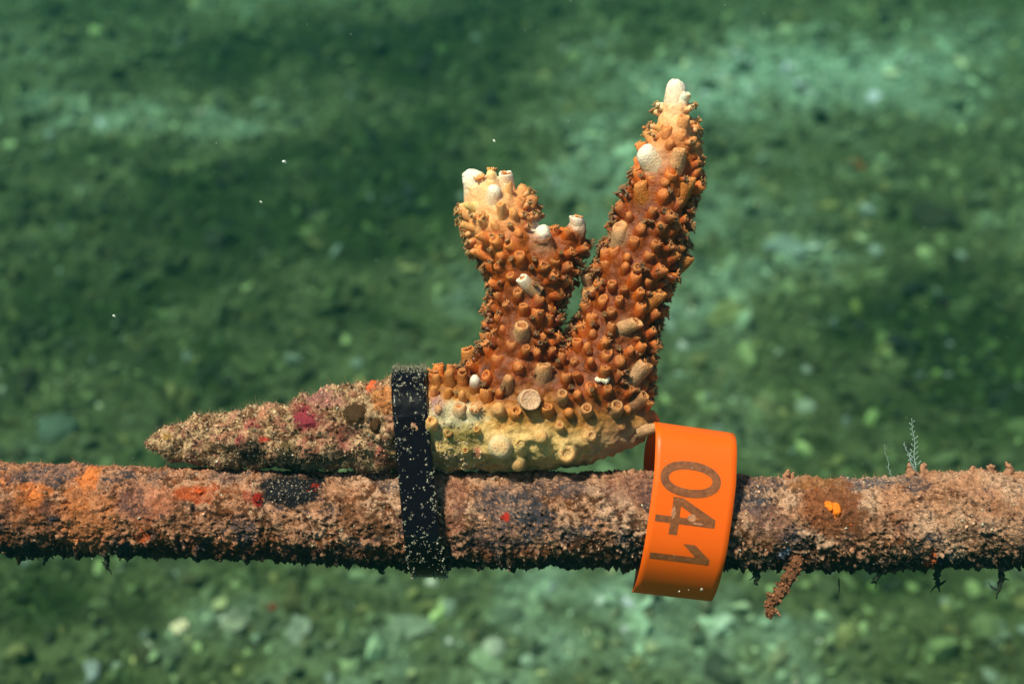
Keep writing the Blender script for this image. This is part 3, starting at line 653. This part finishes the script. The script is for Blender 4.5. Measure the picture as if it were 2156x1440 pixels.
def polyp_raw(seed, nt=11, spread=.75, rr=1.0):
    g = np.random.default_rng(seed); ch = []
    for k in range(nt):
        a = 2 * math.pi * k / nt + g.normal() * .08; sp_ = spread * (1 + g.normal() * .18); l = rr * (1 + g.normal() * .12)
        d = np.array([math.cos(a), math.sin(a), 0]); b = d * .30
        p = np.array([b + [0, 0, -.35], b + d * sp_ * l * .35 + [0, 0, .28 * l], b + d * sp_ * l * .85 + [0, 0, .52 * l]])
        v, q, tr = tube(p, [.19, .17, .15], 4); ch.append((v, q, tr, np.zeros(3)))
    v, q = ICO1; ch.append((v * np.array([.42, .42, .16]), np.zeros((0, 4)), q, np.zeros(3)))
    v, fq, _ = join(ch); return v, fq[0], fq[1]
pol_raw = [polyp_raw(s, nt=10 + s % 3, spread=.5 + .18 * (s % 4)) for s in range(7)]
polyps = [to_mesh('polyp', p_, M_polyp) for p_ in pol_raw]

_a = np.linspace(0, 2 * math.pi, 26, endpoint=False); _pr = [(1.1, -1.2), (1.02, 0), (1.0, 1.6), (1.04, 2.0), (1.0, 2.16), (.90, 2.2), (.82, 2.1), (.5, 2.06), (.1, 2.08)]
_v = np.concatenate([np.stack([r_ * np.cos(_a), r_ * np.sin(_a), np.full(26, z_)], 1) for r_, z_ in _pr]); _v *= (1 + .06 * fbm(_v / .6, 3))[:, None]
_j = np.arange(26); _q = np.concatenate([np.stack([k_ * 26 + _j, k_ * 26 + (_j + 1) % 26, (k_ + 1) * 26 + (_j + 1) % 26, (k_ + 1) * 26 + _j], 1) for k_ in range(8)])
_v = np.concatenate([_v, [[0, 0, 2.08]]]); _t = np.stack([208 + _j, 208 + (_j + 1) % 26, np.full(26, len(_v) - 1)], 1)
disc_mesh = to_mesh('corallite', (_v, _q, _t), M_cup)
def branch_dir(p):
    best = None; bd = 1e9
    for nm, path, r in CORE:
        d = np.linalg.norm(path - p, axis=1) - r; i = int(np.argmin(d))
        if d[i] < bd:
            bd = d[i]; a = path[min(i + 1, len(path) - 1)] - path[max(i - 1, 0)]; best = (nm, a / np.linalg.norm(a), i)
    return best
def frame(pos_px, dirv, up, size, base):
    z = np.array(dirv, float); z /= np.linalg.norm(z); x_ = np.array(up, float) - z * np.dot(up, z)
    if np.linalg.norm(x_) < .05: x_ = np.array([.3, -1, 0]) - z * np.dot([.3, -1, 0], z)
    x_ /= np.linalg.norm(x_)
    f = np.array([1, -1, 1.0]); z = z * f; x_ = x_ * f; y_ = np.cross(z, x_)
    l = loc_np(np.array([pos_px]))[0] - base
    sx, sz = size
    return Matrix(((x_[0] * sx, y_[0] * sx, z[0] * sz, l[0]), (x_[1] * sx, y_[1] * sx, z[1] * sz, l[1]), (x_[2] * sx, y_[2] * sx, z[2] * sz, l[2]), (0, 0, 0, 1)))
CB = base_of(coral); n_named = 0; placed = []; MOUND = []
rear = []
def add_cup(p, nrm, dirv, up, rad, ln, colour, closed=False, polyp=1.0, label=None, name='corallite', as_part=True, pale=False):
    """p in pixel space, y down"""
    global n_named
    placed.append((p, rad))
    k = rng.integers(0, 100)
    if rad * 1 > 0 and not (p[1] < 200): MOUND.append((np.array(p, float), np.array(dirv, float) / np.linalg.norm(dirv), rad, np.array(colour), rad * (.95 if ln > 20 else 1.25)))
    size = (rad / 12.5, ln / 27.5)
    mtx = frame(p, dirv, up, size, CB)
    if not as_part:
        rear.append((mtx, k, colour, closed, polyp)); return
    o = bpy.data.objects.new(name, ((pale_knobs if closed else pale_cups) if pale else (knobs if closed else cups))[k % (4 if closed else 9)]); COL.objects.link(o); o.parent = coral; o.matrix_local = mtx
    o.color = (*np.clip(colour, 0, 1), 1); n_named += 1
    if label and 'button' in label: o.data = disc_mesh; o.color = (.66, .44, .30, 1)
    if label: o['label'] = label
    if polyp > 0:
        e = bpy.data.objects.new('polyp', polyps[k % 7]); COL.objects.link(e); e.parent = o
        side = abs(dirv[2]) / np.linalg.norm(dirv) < .45
        s = polyp * (.85 + .3 * rng.random()) * (1.0 if side else .74)
        e.matrix_local = Matrix.Translation((.3 * CR, 0, (2.0 if side else 1.72) * CR)) @ Matrix.Diagonal((s / size[0] * .95, s / size[0] * .95, s / size[1] * .95, 1))
        lum = float(np.mean(colour)); e.color = (*np.clip(np.array([.60, .21, .055]) * (.6 + 1.5 * lum), 0, 1), 1)
    return o
WHITE = np.array([.92, .84, .70]); CREAM = np.array([.92, .54, .26]); CUPO = np.array([.70, .23, .03])
# the ones that stand out, where the photograph has them: x, y, direction, radius, length, colour, closed, polyp
KEY = [(1421, 252, (.0, -1, .08), 25, 78, WHITE, True, 0, 'white rounded tip of the tall branch'),
       (1006, 425, (-.16, -1, .15), 27, 62, WHITE, True, 0, 'white tip of the left branch'),
       (1140, 524, (0, -1, .35), 20, 44, WHITE, True, 0, 'white knob between the two branches'),
       (1213, 487, (.25, -1, .2), 17, 30, CREAM * .6 + WHITE * .4, False, .8, None),
       (1066, 398, (.1, -1, .2), 17, 34, WHITE, False, .8, None),
       (1370, 350, (-.7, -.75, .5), 24, 40, WHITE, True, 0, 'white knob on the left side of the tall branch'),
       (1418, 352, (.25, -.9, .5), 16, 34, CREAM, False, .8, None),
       (1040, 425, (.1, -.9, .5), 17, 28, WHITE * .6 + CREAM * .4, True, 0, None),
       (1116, 608, (-.75, -.6, .5), 15, 32, WHITE * .8 + CREAM * .2, False, .7, 'pale tube pointing left on the short branch'),
       (1302, 505, (-.1, -.75, .6), 19, 30, CREAM, False, .6, None), (1098, 703, (.05, -.6, .8), 17, 26, CREAM * .9, False, .7, None),
       (1310, 690, (.85, -.3, .7), 15, 36, CREAM * .9, False, .8, None), (1242, 630, (-.3, -.7, .7), 18, 28, CREAM * .9, False, .6, None),
       (1240, 592, (-.5, -.6, .6), 14, 24, CREAM * .9, False, .7, None), (1142, 792, (.1, -.8, .75), 19, 34, CREAM * .75, False, .6, None),
       (1330, 790, (.8, -.7, .3), 19, 40, CREAM * .8, False, .7, None), (1110, 838, (.12, -.05, 1), 22, 30, WHITE * .80, False, 0, 'round pale button facing the camera on the foot'),
       (1004, 822, (-.05, -.7, .7), 15, 32, WHITE * .85, True, 0, None), (1068, 815, (.1, -.7, .7), 14, 26, CREAM, True, 0, None), (1049, 862, (.1, -.3, 1), 17, 18, CREAM, True, 0, None),
       (1180, 838, (0, -.3, 1), 14, 20, CREAM * .9, False, .5, None), (1230, 862, (0, -.2, 1), 15, 20, CREAM * .85, False, .7, None), (1290, 862, (.1, -.3, 1), 17, 22, CREAM * .9, False, .6, None),
       (1055, 932, (0, .1, 1), 25, 14, WHITE * .95, True, 0, 'broad pale knob low on the foot'), (1190, 945, (0, .2, 1), 22, 16, CREAM, False, 0, None), (1240, 912, (0, .1, 1), 13, 12, CREAM, False, 0, None),
       (1090, 965, (0, .5, 1), 17, 14, CREAM * .8, True, 0, None), (1136, 912, (0, 0, 1), 17, 13, CREAM, True, 0, None), (1345, 905, (1, -.2, .3), 15, 28, CREAM * .8, True, 0, None),
       (950, 812, (-.1, -1, .4), 14, 28, CUPO, True, 0, None), (925, 815, (-.2, -1, .3), 12, 22, CUPO, True, 0, None), (975, 808, (0, -1, .3), 13, 22, CUPO * .9, False, .8, None), (993, 765, (-.4, -1, .2), 18, 34, CUPO * 1.05, False, .9, None),
       (1175, 895, (0, -.1, 1), 11, 12, CREAM * .8, False, .6, None), (1330, 850, (.7, -.4, .6), 15, 28, CREAM * .7, False, .7, None), (1365, 640, (.8, -.6, .5), 15, 32, CUPO, False, .9, None),
       (1428, 560, (.9, -.6, .4), 17, 30, CUPO * 1.1, False, .8, None), (1350, 420, (-.6, -.9, .5), 16, 32, CUPO * 1.2, False, .3, None), (1432, 412, (.6, -.9, .5), 16, 34, CUPO * 1.15, False, .7, None)]
for (x, y, dv, r, l, cc, cl, po, lb) in KEY:
    p, nm = hit(x, y)
    if p is None: p = np.array([x, y, 0.0])
    if y < 260 or lb in ('white tip of the left branch', 'white knob between the two branches') or (x, y) in ((1213, 487), (1066, 398)):
        p = np.array([x, y, {1421: 8, 1006: 4, 1140: 50, 1213: 12, 1066: 4}[x]], float)
    low_ = y > 800; bright_ = float(np.mean(cc)) > .62 and not (low_ and y > 870)
    own = tissue(p[None])[0] * 1.1; col_ = own * .6 + own * .4 if bright_ else (np.array(cc) * (.3 if low_ else .55) + own * (.7 if low_ else .45))
    if bright_ and not low_: col_ = own * .5 + CREAM * .5
    if bright_ and y < 540 and cl: col_ = CREAM * .8 + WHITE * .2
    if low_: p = p + np.array(dv) / np.linalg.norm(dv) * r * .65
    add_cup(p, nm, dv, (0, -1, .4), r * (.95 if y < 850 and r > 20 else .78 if low_ else .88), l, col_, cl, po, lb, 'branch_tip' if (cl and 'tip' in (lb or '')) else 'corallite', pale=bright_)
# the rest grow evenly over branches and foot
live = np.where((cv[:, 0] > 905) & (deadness(cv) < .4))[0]
order = rng.permutation(live)
acc = [np.append(np.array(p), r + 19) for p, r in placed]
A_ = np.array(acc); cand = []
for i in order[:26000]:
    p = cpos[i]; lowy = p[1] > 870
    sp_ = 26 if not lowy else 43
    if p[2] < -30: sp_ = 38
    dist = np.linalg.norm(A_[:, :3] - p, axis=1)
    if np.all(dist > np.maximum(sp_ * (0.86 if p[1] < 420 else 1), A_[:, 3])):
        A_ = np.vstack([A_, [p[0], p[1], p[2], 0]]); cand.append(i)
cand = sorted(cand, key=lambda i: -cn[i][2])
print('cups', len(cand), 'key', n_named)
wall_pts = []
for i in cand:
    p = cpos[i]; nm = cn[i]; nm_, ax, ii = branch_dir(p)
    if nm_ in ('base', 'sh', 'sh2'): ax = np.array([.1, -1, 0])
    lowy = ss(840, 930, p[1]); tc_ = tissue(p[None])[0]
    if (nm[1] > .55 and p[1] > 900) or p[1] < 212 or (p[1] < 392 and p[0] < 1022) or (abs(p[0] - 1140) < 24 and p[1] < 525): continue
    up = ax; dv = nm * 1.15 + ax * (.70 * (1 - lowy) * (1 if nm_ in ('left', 'right', 't1', 't2', 't3') else .5)) + rng.normal(size=3) * .2
    rad = rng.choice([8, 9.5, 10.5, 11.5, 13]) * rng.uniform(.92, 1.1) * (1 - .12 * lowy); ln = rng.uniform(17, 33) * (1 - .5 * lowy)
    if p[1] < 330: rad *= .92
    colr = tc_ * (1.15 - .05 * lowy) + np.array([.25, .038, .0005]) * (1 - lowy); colr = colr * rng.uniform(.65, 1.25)
    pol = rng.uniform(.75, 1.05) if (lowy < .3 and (abs(nm[2]) < .5 or rng.random() < .62)) else (0 if rng.random() < .6 else .5)
    add_cup(p - nm * 2 + dv / np.linalg.norm(dv) * rad * .6 * lowy, nm, dv, up, rad, ln, colr, closed=rng.random() < (.30 if lowy < .4 else .5), polyp=pol, as_part=(nm[2] > -.25 and n_named < 298))
print('named cups', n_named, 'rear', len(rear))
# every cup stands on a swelling of the branch itself
for (mp, md, mr, mc, mh) in MOUND:
    dsq = ((cpos - mp) ** 2).sum(1); w_ = np.where(dsq < (4 * mr) ** 2)[0]
    if not len(w_): continue
    g_ = np.exp(-dsq[w_] / (1.45 * mr) ** 2)
    cpos[w_] += md * (g_ * mh)[:, None]
    ccol[w_] = mix(ccol[w_], np.clip(mc, 0, 1), np.clip(g_ * .8 - .12, 0, 1) * (1 - dd[w_]))
core_parts = {}
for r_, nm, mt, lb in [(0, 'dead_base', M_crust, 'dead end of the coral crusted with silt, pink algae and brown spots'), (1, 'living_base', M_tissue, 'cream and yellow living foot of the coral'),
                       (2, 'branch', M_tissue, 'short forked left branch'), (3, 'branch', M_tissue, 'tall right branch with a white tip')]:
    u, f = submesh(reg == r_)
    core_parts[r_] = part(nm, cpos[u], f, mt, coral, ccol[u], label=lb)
# cups on the far side: one part
vs = []; qs = []; ts = []; cs = []; n = 0; pv_ = []; pf = []; pc = []; pn = 0
for mtx, k, colr, cl, po in rear:
    v, q, t = (knob_raw if cl else cup_raw)[k % (4 if cl else 9)]
    Mx = np.array(mtx); vv = v * CR @ Mx[:3, :3].T + Mx[:3, 3]
    vs.append(vv); qs.append(q + n); ts.append(t + n); n += len(v); cs.append(np.broadcast_to(np.clip(colr, 0, 1), (len(v), 3)))
me = mesh_np('rear_corallites', np.concatenate(vs), [np.concatenate(qs), np.concatenate(ts)], M_cup_a, np.concatenate(cs))
tag(link(bpy.data.objects.new('rear_corallites', me), coral), kind='stuff')
# small polyps between the cups and on the outline
pl = [i for i in order[26000:60000] if cv[i][1] < 860 and cv[i][0] > 960]
A_ = np.array([np.append(cpos[i], 0) for i in pl[:1]]); pick = []
TIPBARE = [(1421, 200), (994, 385), (1140, 498), (1212, 480), (1066, 390), (1355, 335)]; pl2 = np.array(pl[:9000]); pick = []
grid = {}
for i in pl2:
    p = cpos[i]; key = tuple((p // 17).astype(int))
    if key in grid or min(np.hypot(p[0] - a, p[1] - b) for a, b in TIPBARE) < 34: continue
    grid[key] = 1; pick.append(i)
pick = [i for i in pick if (abs(cn[i][2]) < .4 and rng.random() < .6) or rng.random() < .10][:1200]
for i in pick:
    v, q, t = pol_raw[i % 7]; p = cpos[i]; nm = cn[i]
    out = 6 + 12 * rng.random()
    Mx = np.array(frame(p + nm * out, nm + rng.normal(size=3) * .35 + np.array([0, -.4, 0]), (0, -1, 0.1), (.8, .8), CB))
    vv = v * CR * (rng.uniform(.75, 1.05) if abs(nm[2]) < .4 else .62) @ Mx[:3, :3].T + Mx[:3, 3]
    pv_.append(vv); pf.append((q + pn, t + pn)); pn += len(v); lum = tissue(p[None])[0].mean()
    pc.append(np.broadcast_to(np.array([.30, .15, .05]) * (.6 + 1.5 * lum) * rng.uniform(.7, 1.3), (len(v), 3)))
    # the short stem that carries it
    a = loc_np((p - nm * 3)[None])[0] - CB; b = Mx[:3, 3]
    tv, tq, tt_ = tube(np.array([a, (a + b) / 2, b]), np.array([8, 6.5, 5.5]) * PX, 6)
    pv_.append(tv); pf.append((tq + pn, tt_ + pn)); pn += len(tv); pc.append(np.broadcast_to(np.clip(tissue(p[None])[0] * 1.0, 0, 1), (len(tv), 3)))
me = mesh_np('small_polyps', np.concatenate(pv_), [np.concatenate([a for a, b in pf]), np.concatenate([b for a, b in pf])], M_polyp_a, np.concatenate(pc))
tag(link(bpy.data.objects.new('small_polyps', me), coral), kind='stuff')
# white flake caught on the coral
v, f, k = scatter(np.array([np.array(hit(1258 + 6 * a, 798 + 3 * b)[0]) + [0, 0, 10] for a, b in ((0, 0), (1, .4), (2, 0), (1.6, 1), (-1, -.6), (2.4, -1))]), 5.0, ICO1, (.5, 1.3), .35)
part('silt_flake', v, f, M_crumb, coral, np.broadcast_to(np.array([.85, .74, .5]), (len(v), 3)), smooth=False)

# ------------------------------------------------------------ the black strap
tie = thing('cable_tie', (905, 1205, 0), 'black nylon cable tie speckled with silt, strapping the coral down to the rod', 'cable tie')
def loop_profile(cy1, r1y, r1w, cy2, r2y, r2w, n=120):
    """convex loop round two ellipses in the (y, w) plane"""
    a = np.linspace(0, 2 * math.pi, 200)
    P = np.concatenate([np.stack([cy1 + r1y * np.cos(a), r1w * np.sin(a)], 1), np.stack([cy2 + r2y * np.cos(a), r2w * np.sin(a)], 1)])
    P = P[np.lexsort((P[:, 1], P[:, 0]))]
    def half(pts):
        h = []
        for p in pts:
            while len(h) > 1 and (h[-1][0] - h[-2][0]) * (p[1] - h[-2][1]) - (h[-1][1] - h[-2][1]) * (p[0] - h[-2][0]) <= 0: h.pop()
            h.append(p)
        return h
    hull = half(P)[:-1] + half(P[::-1])[:-1]; hull = np.array(hull + [hull[0]])
    d = np.concatenate([[0], np.cumsum(np.linalg.norm(np.diff(hull, axis=0), axis=1))]); t = np.linspace(0, d[-1], n, endpoint=False)
    h = np.stack([np.interp(t, d, hull[:, 0]), np.interp(t, d, hull[:, 1])], 1)
    for _ in range(4): h = (np.roll(h, 1, 0) + 2 * h + np.roll(h, -1, 0)) / 4
    return h
def band(loop, edge_l, edge_r, th, nx=9, edge=3.0, wob=0.0):
    """sweep a strip of thickness th along the loop; edge_l, edge_r give the strip's x at a height y"""
    n = len(loop); tg = np.roll(loop, -1, 0) - np.roll(loop, 1, 0); tg /= np.linalg.norm(tg, axis=1)[:, None]
    nr = np.stack([tg[:, 1], -tg[:, 0]], 1); ctr = loop.mean(0)
    if ((loop - ctr) * nr).sum() < 0: nr = -nr
    xs = np.linspace(0, 1, nx); ring = [(u, th / 2) for u in xs] + [(1 + 0.0, 0)] + [(u, -th / 2) for u in xs[::-1]] + [(0, 0)]
    V_ = []
    for u, o in ring:
        l = edge_l(loop[:, 0], loop[:, 1]); r = edge_r(loop[:, 0], loop[:, 1]); wdt = r - l
        inset = edge * (1 if abs(o) > 0 and u in (0, 1) else 0)
        x_ = l + wdt * u + (inset if u == 0 else -inset if u == 1 else 0)
        yy = loop[:, 0] + nr[:, 0] * (o + 0); ww = loop[:, 1] + nr[:, 1] * o
        V_.append(np.stack([x_, yy, ww], 1))
    V_ = np.stack(V_, 0); m_ = len(ring); i = np.arange(m_ * n).reshape(m_, n); a = np.roll(i, -1, 0); b = np.roll(i, -1, 1); c_ = np.roll(a, -1, 1)
    q = np.stack([i, a, c_, b], -1).reshape(-1, 4)
    return V_.reshape(-1, 3), q, nr
tl = loop_profile(886, 108, 104, 1085, 124, 122, 220)
tl = tl[:, :]  # (y, w)
el = lambda y, w: np.interp(y, [768, 1205], [826, 868]) + 0 * w; er = lambda y, w: np.interp(y, [768, 1205], [897, 944]) + 0 * w
tv, tq, tnr = band(tl, el, er, 9, nx=12, edge=2.5)
tv[:, 2] += .6 * fbm(tv / 20, 2, 5.0) + 2.2 * np.exp(-((tv[:, 1] - 873 + (tv[:, 0] - 862) * .12) / 3.5) ** 2) * (tv[:, 2] > 0)
part('strap', tv, tq, M_tie, tie)
# low ridges along both edges, and the lock head behind
hv = []; hq = []
def box_px(x0, x1, y0, y1, w0, w1, r=2.5):
    bm = bmesh.new(); bmesh.ops.create_cube(bm, size=1)
    for v_ in bm.verts: v_.co = Vector(((x0 + x1) / 2 + v_.co.x * (x1 - x0), (y0 + y1) / 2 + v_.co.y * (y1 - y0), (w0 + w1) / 2 + v_.co.z * (w1 - w0)))
    bmesh.ops.bevel(bm, geom=bm.edges[:], offset=r, segments=2, affect='EDGES'); bmesh.ops.triangulate(bm, faces=bm.faces[:])
    v_ = np.array([tuple(a.co) for a in bm.verts]); f_ = np.array([[a.index for a in b.verts] for b in bm.faces]); bm.free()
    return v_, f_[:, ::-1]
v, f = box_px(836, 906, 840, 925, -160, -112, 8); part('locking_head', v, f, M_tie, tie)
v, f = box_px(846, 896, 905, 1010, -142, -134, 3); part('tail', v, f, M_tie, tie)
# silt flakes: denser on the top and along the edges
n = 1900; li = rng.integers(0, len(tl), n); u = rng.uniform(0, 1, n)
y_ = tl[li, 0]; w_ = tl[li, 1]; keep = (w_ > -40)
topw = ss(870, 770, y_); edge_w = np.abs(u - .5) * 2
pr = .10 + .75 * topw + .45 * edge_w ** 4 + .2 * ss(1180, 1100, y_) * (fbm(np.stack([u * 3, y_ / 30, w_ / 30], 1), 2) > .15) + .10 * ss(950, 1100, y_)
keep &= rng.uniform(0, 1, n) < pr
l_ = el(y_, w_); r_ = er(y_, w_); x_ = l_ + (r_ - l_) * u
pts = np.stack([x_, y_ + tnr[li, 0] * 5, w_ + tnr[li, 1] * 5], 1)[keep]
# every flake with a few neighbours, so that they read as shreds
mul = rng.integers(1, 9, len(pts)); pts = np.repeat(pts, mul, 0) + rng.normal(size=(mul.sum(), 3)) * np.array([2.6, 2.6, .4])
s = .5 + 1.6 * rng.uniform(0, 1, len(pts)) ** 2
v, f, k = scatter(pts, s, ICO1, (.4, 1.4), .35)
part('silt_flakes', v, f, M_crumb, tie, np.repeat(lin(158, 150, 128) * np.exp(rng.normal(-.15, .35, (len(pts), 1))), k, 0), smooth=False, kind='stuff')
idx = np.where(pts[:, 1] < 790)[0][:260]
v, f, k = hairs(pts[idx], rng.normal(size=(len(idx), 3)) * .6 + np.array([0, -1, 0]), rng.uniform(4, 11, len(idx)), .5)
part('turf_hairs', v, f, M_hair, tie, np.broadcast_to(lin(120, 120, 90), (len(v), 3)), kind='stuff')

# ------------------------------------------------------------ the numbered tag
tg_ = thing('number_tag', (1412, 1262, 0), 'bright orange plastic band looped round the rod, printed with the number 041', 'tag')
a = np.linspace(0, 2 * math.pi, 160, endpoint=False)
# teardrop: flat front, rounded back under the rod, tight fold at the top
ty = [888, 889, 893, 902, 930, 1000, 1070, 1125, 1165, 1196, 1223, 1243, 1243, 1232, 1190, 1120, 1040, 970, 920, 897, 889]
tw = [30, 44, 62, 78, 96, 112, 116, 110, 94, 72, 44, 8, -24, -70, -105, -118, -112, -90, -50, -10, 12]
def closed_curve(ys, ws, n=170):
    P = np.array([ys, ws], float).T; m_ = len(P); out = []
    for i in range(m_):
        p0, p1, p2, p3 = P[i - 1], P[i], P[(i + 1) % m_], P[(i + 2) % m_]
        for t in np.linspace(0, 1, 12, endpoint=False): out.append(.5 * ((2 * p1) + (-p0 + p2) * t + (2 * p0 - 5 * p1 + 4 * p2 - p3) * t * t + (-p0 + 3 * p1 - 3 * p2 + p3) * t ** 3))
    out = np.array(out); out = np.vstack([out, out[:1]]); d = np.concatenate([[0], np.cumsum(np.linalg.norm(np.diff(out, axis=0), axis=1))])
    t = np.linspace(0, d[-1], n, endpoint=False); h = np.stack([np.interp(t, d, out[:, 0]), np.interp(t, d, out[:, 1])], 1)
    for _ in range(3): h = (np.roll(h, 1, 0) + 2 * h + np.roll(h, -1, 0)) / 4
    return h
gl = closed_curve(ty, tw)
ROLL = 24 / 168                                    # the band hangs a little askew
def tag_warp(v):                                   # x: 0..168 across the band, y: height on its left edge
    x0 = np.interp(v[:, 1], [888, 985, 1250], [1373, 1366, 1330]) + np.where(v[:, 2] < 0, v[:, 2] * np.interp(v[:, 1], [950, 1150], [.05, -.13]), 0)
    out = v.copy(); out[:, 0] = x0 + v[:, 0]; out[:, 1] = v[:, 1] + v[:, 0] * np.interp(v[:, 1], [888, 1250], [.143, .115]); return out
bv, bq, bnr = band(gl, lambda y, w: 0 * y, lambda y, w: 166 + 0 * y, 4.6, nx=14, edge=.5)
part('band', tag_warp(bv), bq, M_tag, tg_)
# digits: outlines in their own upright box (w x h), top of the digit to the right of the band
fr = gl[(gl[:, 1] > 20) & (gl[:, 0] < 1245)]; fr = fr[np.argsort(fr[:, 0])]
def digit(outline_sets, x_mid, y_mid, wdt, hgt, name='digit', mat=None, lift=2.9):
    """outline in a unit box, up = +Y; turned a quarter clockwise onto the band"""
    cu = bpy.data.curves.new('digit', 'CURVE'); cu.dimensions = '2D'; cu.fill_mode = 'BOTH'
    for pts in outline_sets:
        s_ = cu.splines.new('POLY'); s_.points.add(len(pts) - 1); s_.use_cyclic_u = True
        for k_, p in enumerate(pts): s_.points[k_].co = (p[0], p[1], 0, 1)
    ob = link(bpy.data.objects.new('digit', cu)); dg = bpy.context.evaluated_depsgraph_get(); me = bpy.data.meshes.new_from_object(ob.evaluated_get(dg), depsgraph=dg)
    bm = bmesh.new(); bm.from_mesh(me); bpy.data.objects.remove(ob); bpy.data.meshes.remove(me); bmesh.ops.remove_doubles(bm, verts=bm.verts[:], dist=1e-5)
    for t in np.linspace(-.5, .5, 17)[1:-1]:
        bmesh.ops.bisect_plane(bm, geom=bm.verts[:] + bm.edges[:] + bm.faces[:], plane_co=(t, 0, 0), plane_no=(1, 0, 0))
        bmesh.ops.bisect_plane(bm, geom=bm.verts[:] + bm.edges[:] + bm.faces[:], plane_co=(0, t, 0), plane_no=(0, 1, 0))
    bmesh.ops.triangulate(bm, faces=bm.faces[:])
    p = np.array([tuple(v_.co) for v_ in bm.verts]); f = np.array([[v_.index for v_ in q_.verts] for q_ in bm.faces]); bm.free()
    # across the band = digit's height, along the band = digit's width (left of the digit is up)
    xb = x_mid + p[:, 1] * hgt; yb = y_mid + p[:, 0] * wdt
    w_ = np.interp(yb, fr[:, 0], fr[:, 1]); slope = np.gradient(np.interp(np.arange(880, 1250), fr[:, 0], fr[:, 1])); sl = np.interp(yb, np.arange(880, 1250), slope)
    nl = np.sqrt(1 + sl * sl)
    v = tag_warp(np.stack([xb, yb - sl / nl * 4.1 * 0, w_ + lift * nl], 1))
    o = part(name, v, f[:, ::-1], mat or M_ink, tg_, smooth=False)
    me = o.data
    n_ = np.empty(len(me.polygons) * 3); me.polygons.foreach_get('normal', n_)
    if n_.reshape(-1, 3)[:, 2].mean() < 0: me.flip_normals()
    return o
t = np.linspace(0, 2 * math.pi, 56, endpoint=False)
def sup(a_, b_, e=.86): return [(a_ * math.copysign(abs(math.cos(k_)) ** e, math.cos(k_)), b_ * math.copysign(abs(math.sin(k_)) ** e, math.sin(k_))) for k_ in t]
digit([sup(.5, .5, .92), sup(.27, .36, .95)], 74, 988, 72, 122)
digit([[(.20, -.5), (.20, -.24), (.5, -.24), (.5, -.10), (.20, -.10), (.20, .5), (-.02, .5), (-.5, -.08), (-.5, -.24), (.02, -.24), (.02, -.5)],
       [(.02, .24), (.02, -.10), (-.28, -.10)]], 73, 1064, 76, 120)
digit([[(.18, -.5), (.52, -.5), (.52, .5), (.22, .5), (-.5, .22), (-.5, .02), (.18, .26)]], 74, 1137, 38, 120)
M_scuff = material('scuffed_print', rough=.25, spec=.6, use='RGB', colour=(.55, .22, .10), mottle=[(1800, .4)])
for (a_, b_, c_, d_) in [(86, 1064, 16, 20), (48, 1058, 26, 9), (100, 1074, 5, 22)]: digit([sup(.5, .5, 1.3)], a_, b_, c_, d_, 'scuff', M_scuff, 3.3)
# specks of silt on the band
v, f, k = scatter(np.array([(1466, 1226, 78), (1421, 1232, 70), (1440, 1228, 75), (1390, 960, 118), (1442, 974, 122), (1405, 1150, 121)]), np.array([4, 2, 1.2, 1.2, 1.2, 1.0]), ICO1, (.5, 1.3), .35)
part('silt_specks', v, f, M_crumb, tg_, np.broadcast_to(np.array([.6, .5, .4]), (len(v), 3)), smooth=False, kind='stuff')

# ------------------------------------------------------------ specks drifting in the water
bright = [(240, 665, 0, 3.6, 'bright white speck drifting in the water at the left'), (588, 333, -60, 5.5, 'pale speck drifting above the dead coral'),
          (1040, 297, 0, 3.0, 'elongated cream speck left of the tall branch'), (545, 423, -20, 3.0, 'tiny pale speck below the larger speck left of the short branch')]
for (x, y, w, s, lb) in bright:
    o = thing('drifting_speck', (x, y, w), lb, 'speck')
    v, f, k = scatter(np.array([(x, y, w), (x + s * .6, y + s * .4, w)], float), np.array([s, s * .7]), ICO1, (.6, 1.2), .35); part('flake', v, f, M_crumb, o, np.broadcast_to(np.array([.8, .8, .7]), (len(v), 3)))
n = 150; w = rng.uniform(-1500, 350, n); ux = rng.uniform(-1100, 1100, n); uy = rng.uniform(-740, 740, n)
k_ = (D - w * PX) / D
pts = np.stack([1078 + ux * k_, 720 + uy * k_, w], 1); s = rng.uniform(.4, 1.2, n)
v, f, k = scatter(pts, s, ICO1, (.5, 1.4), .35)
o = bpy.data.objects.new('drifting_silt', mesh_np('drifting_silt', loc_np(v), f, M_crumb, np.broadcast_to(np.array([.6, .62, .5]), (len(v), 3)))); COL.objects.link(o); o.matrix_world = F
tag(o, 'tiny pale silt particles drifting in the water', 'silt', kind='stuff')
for o in COL.objects:
    if 'base' in o: del o['base']
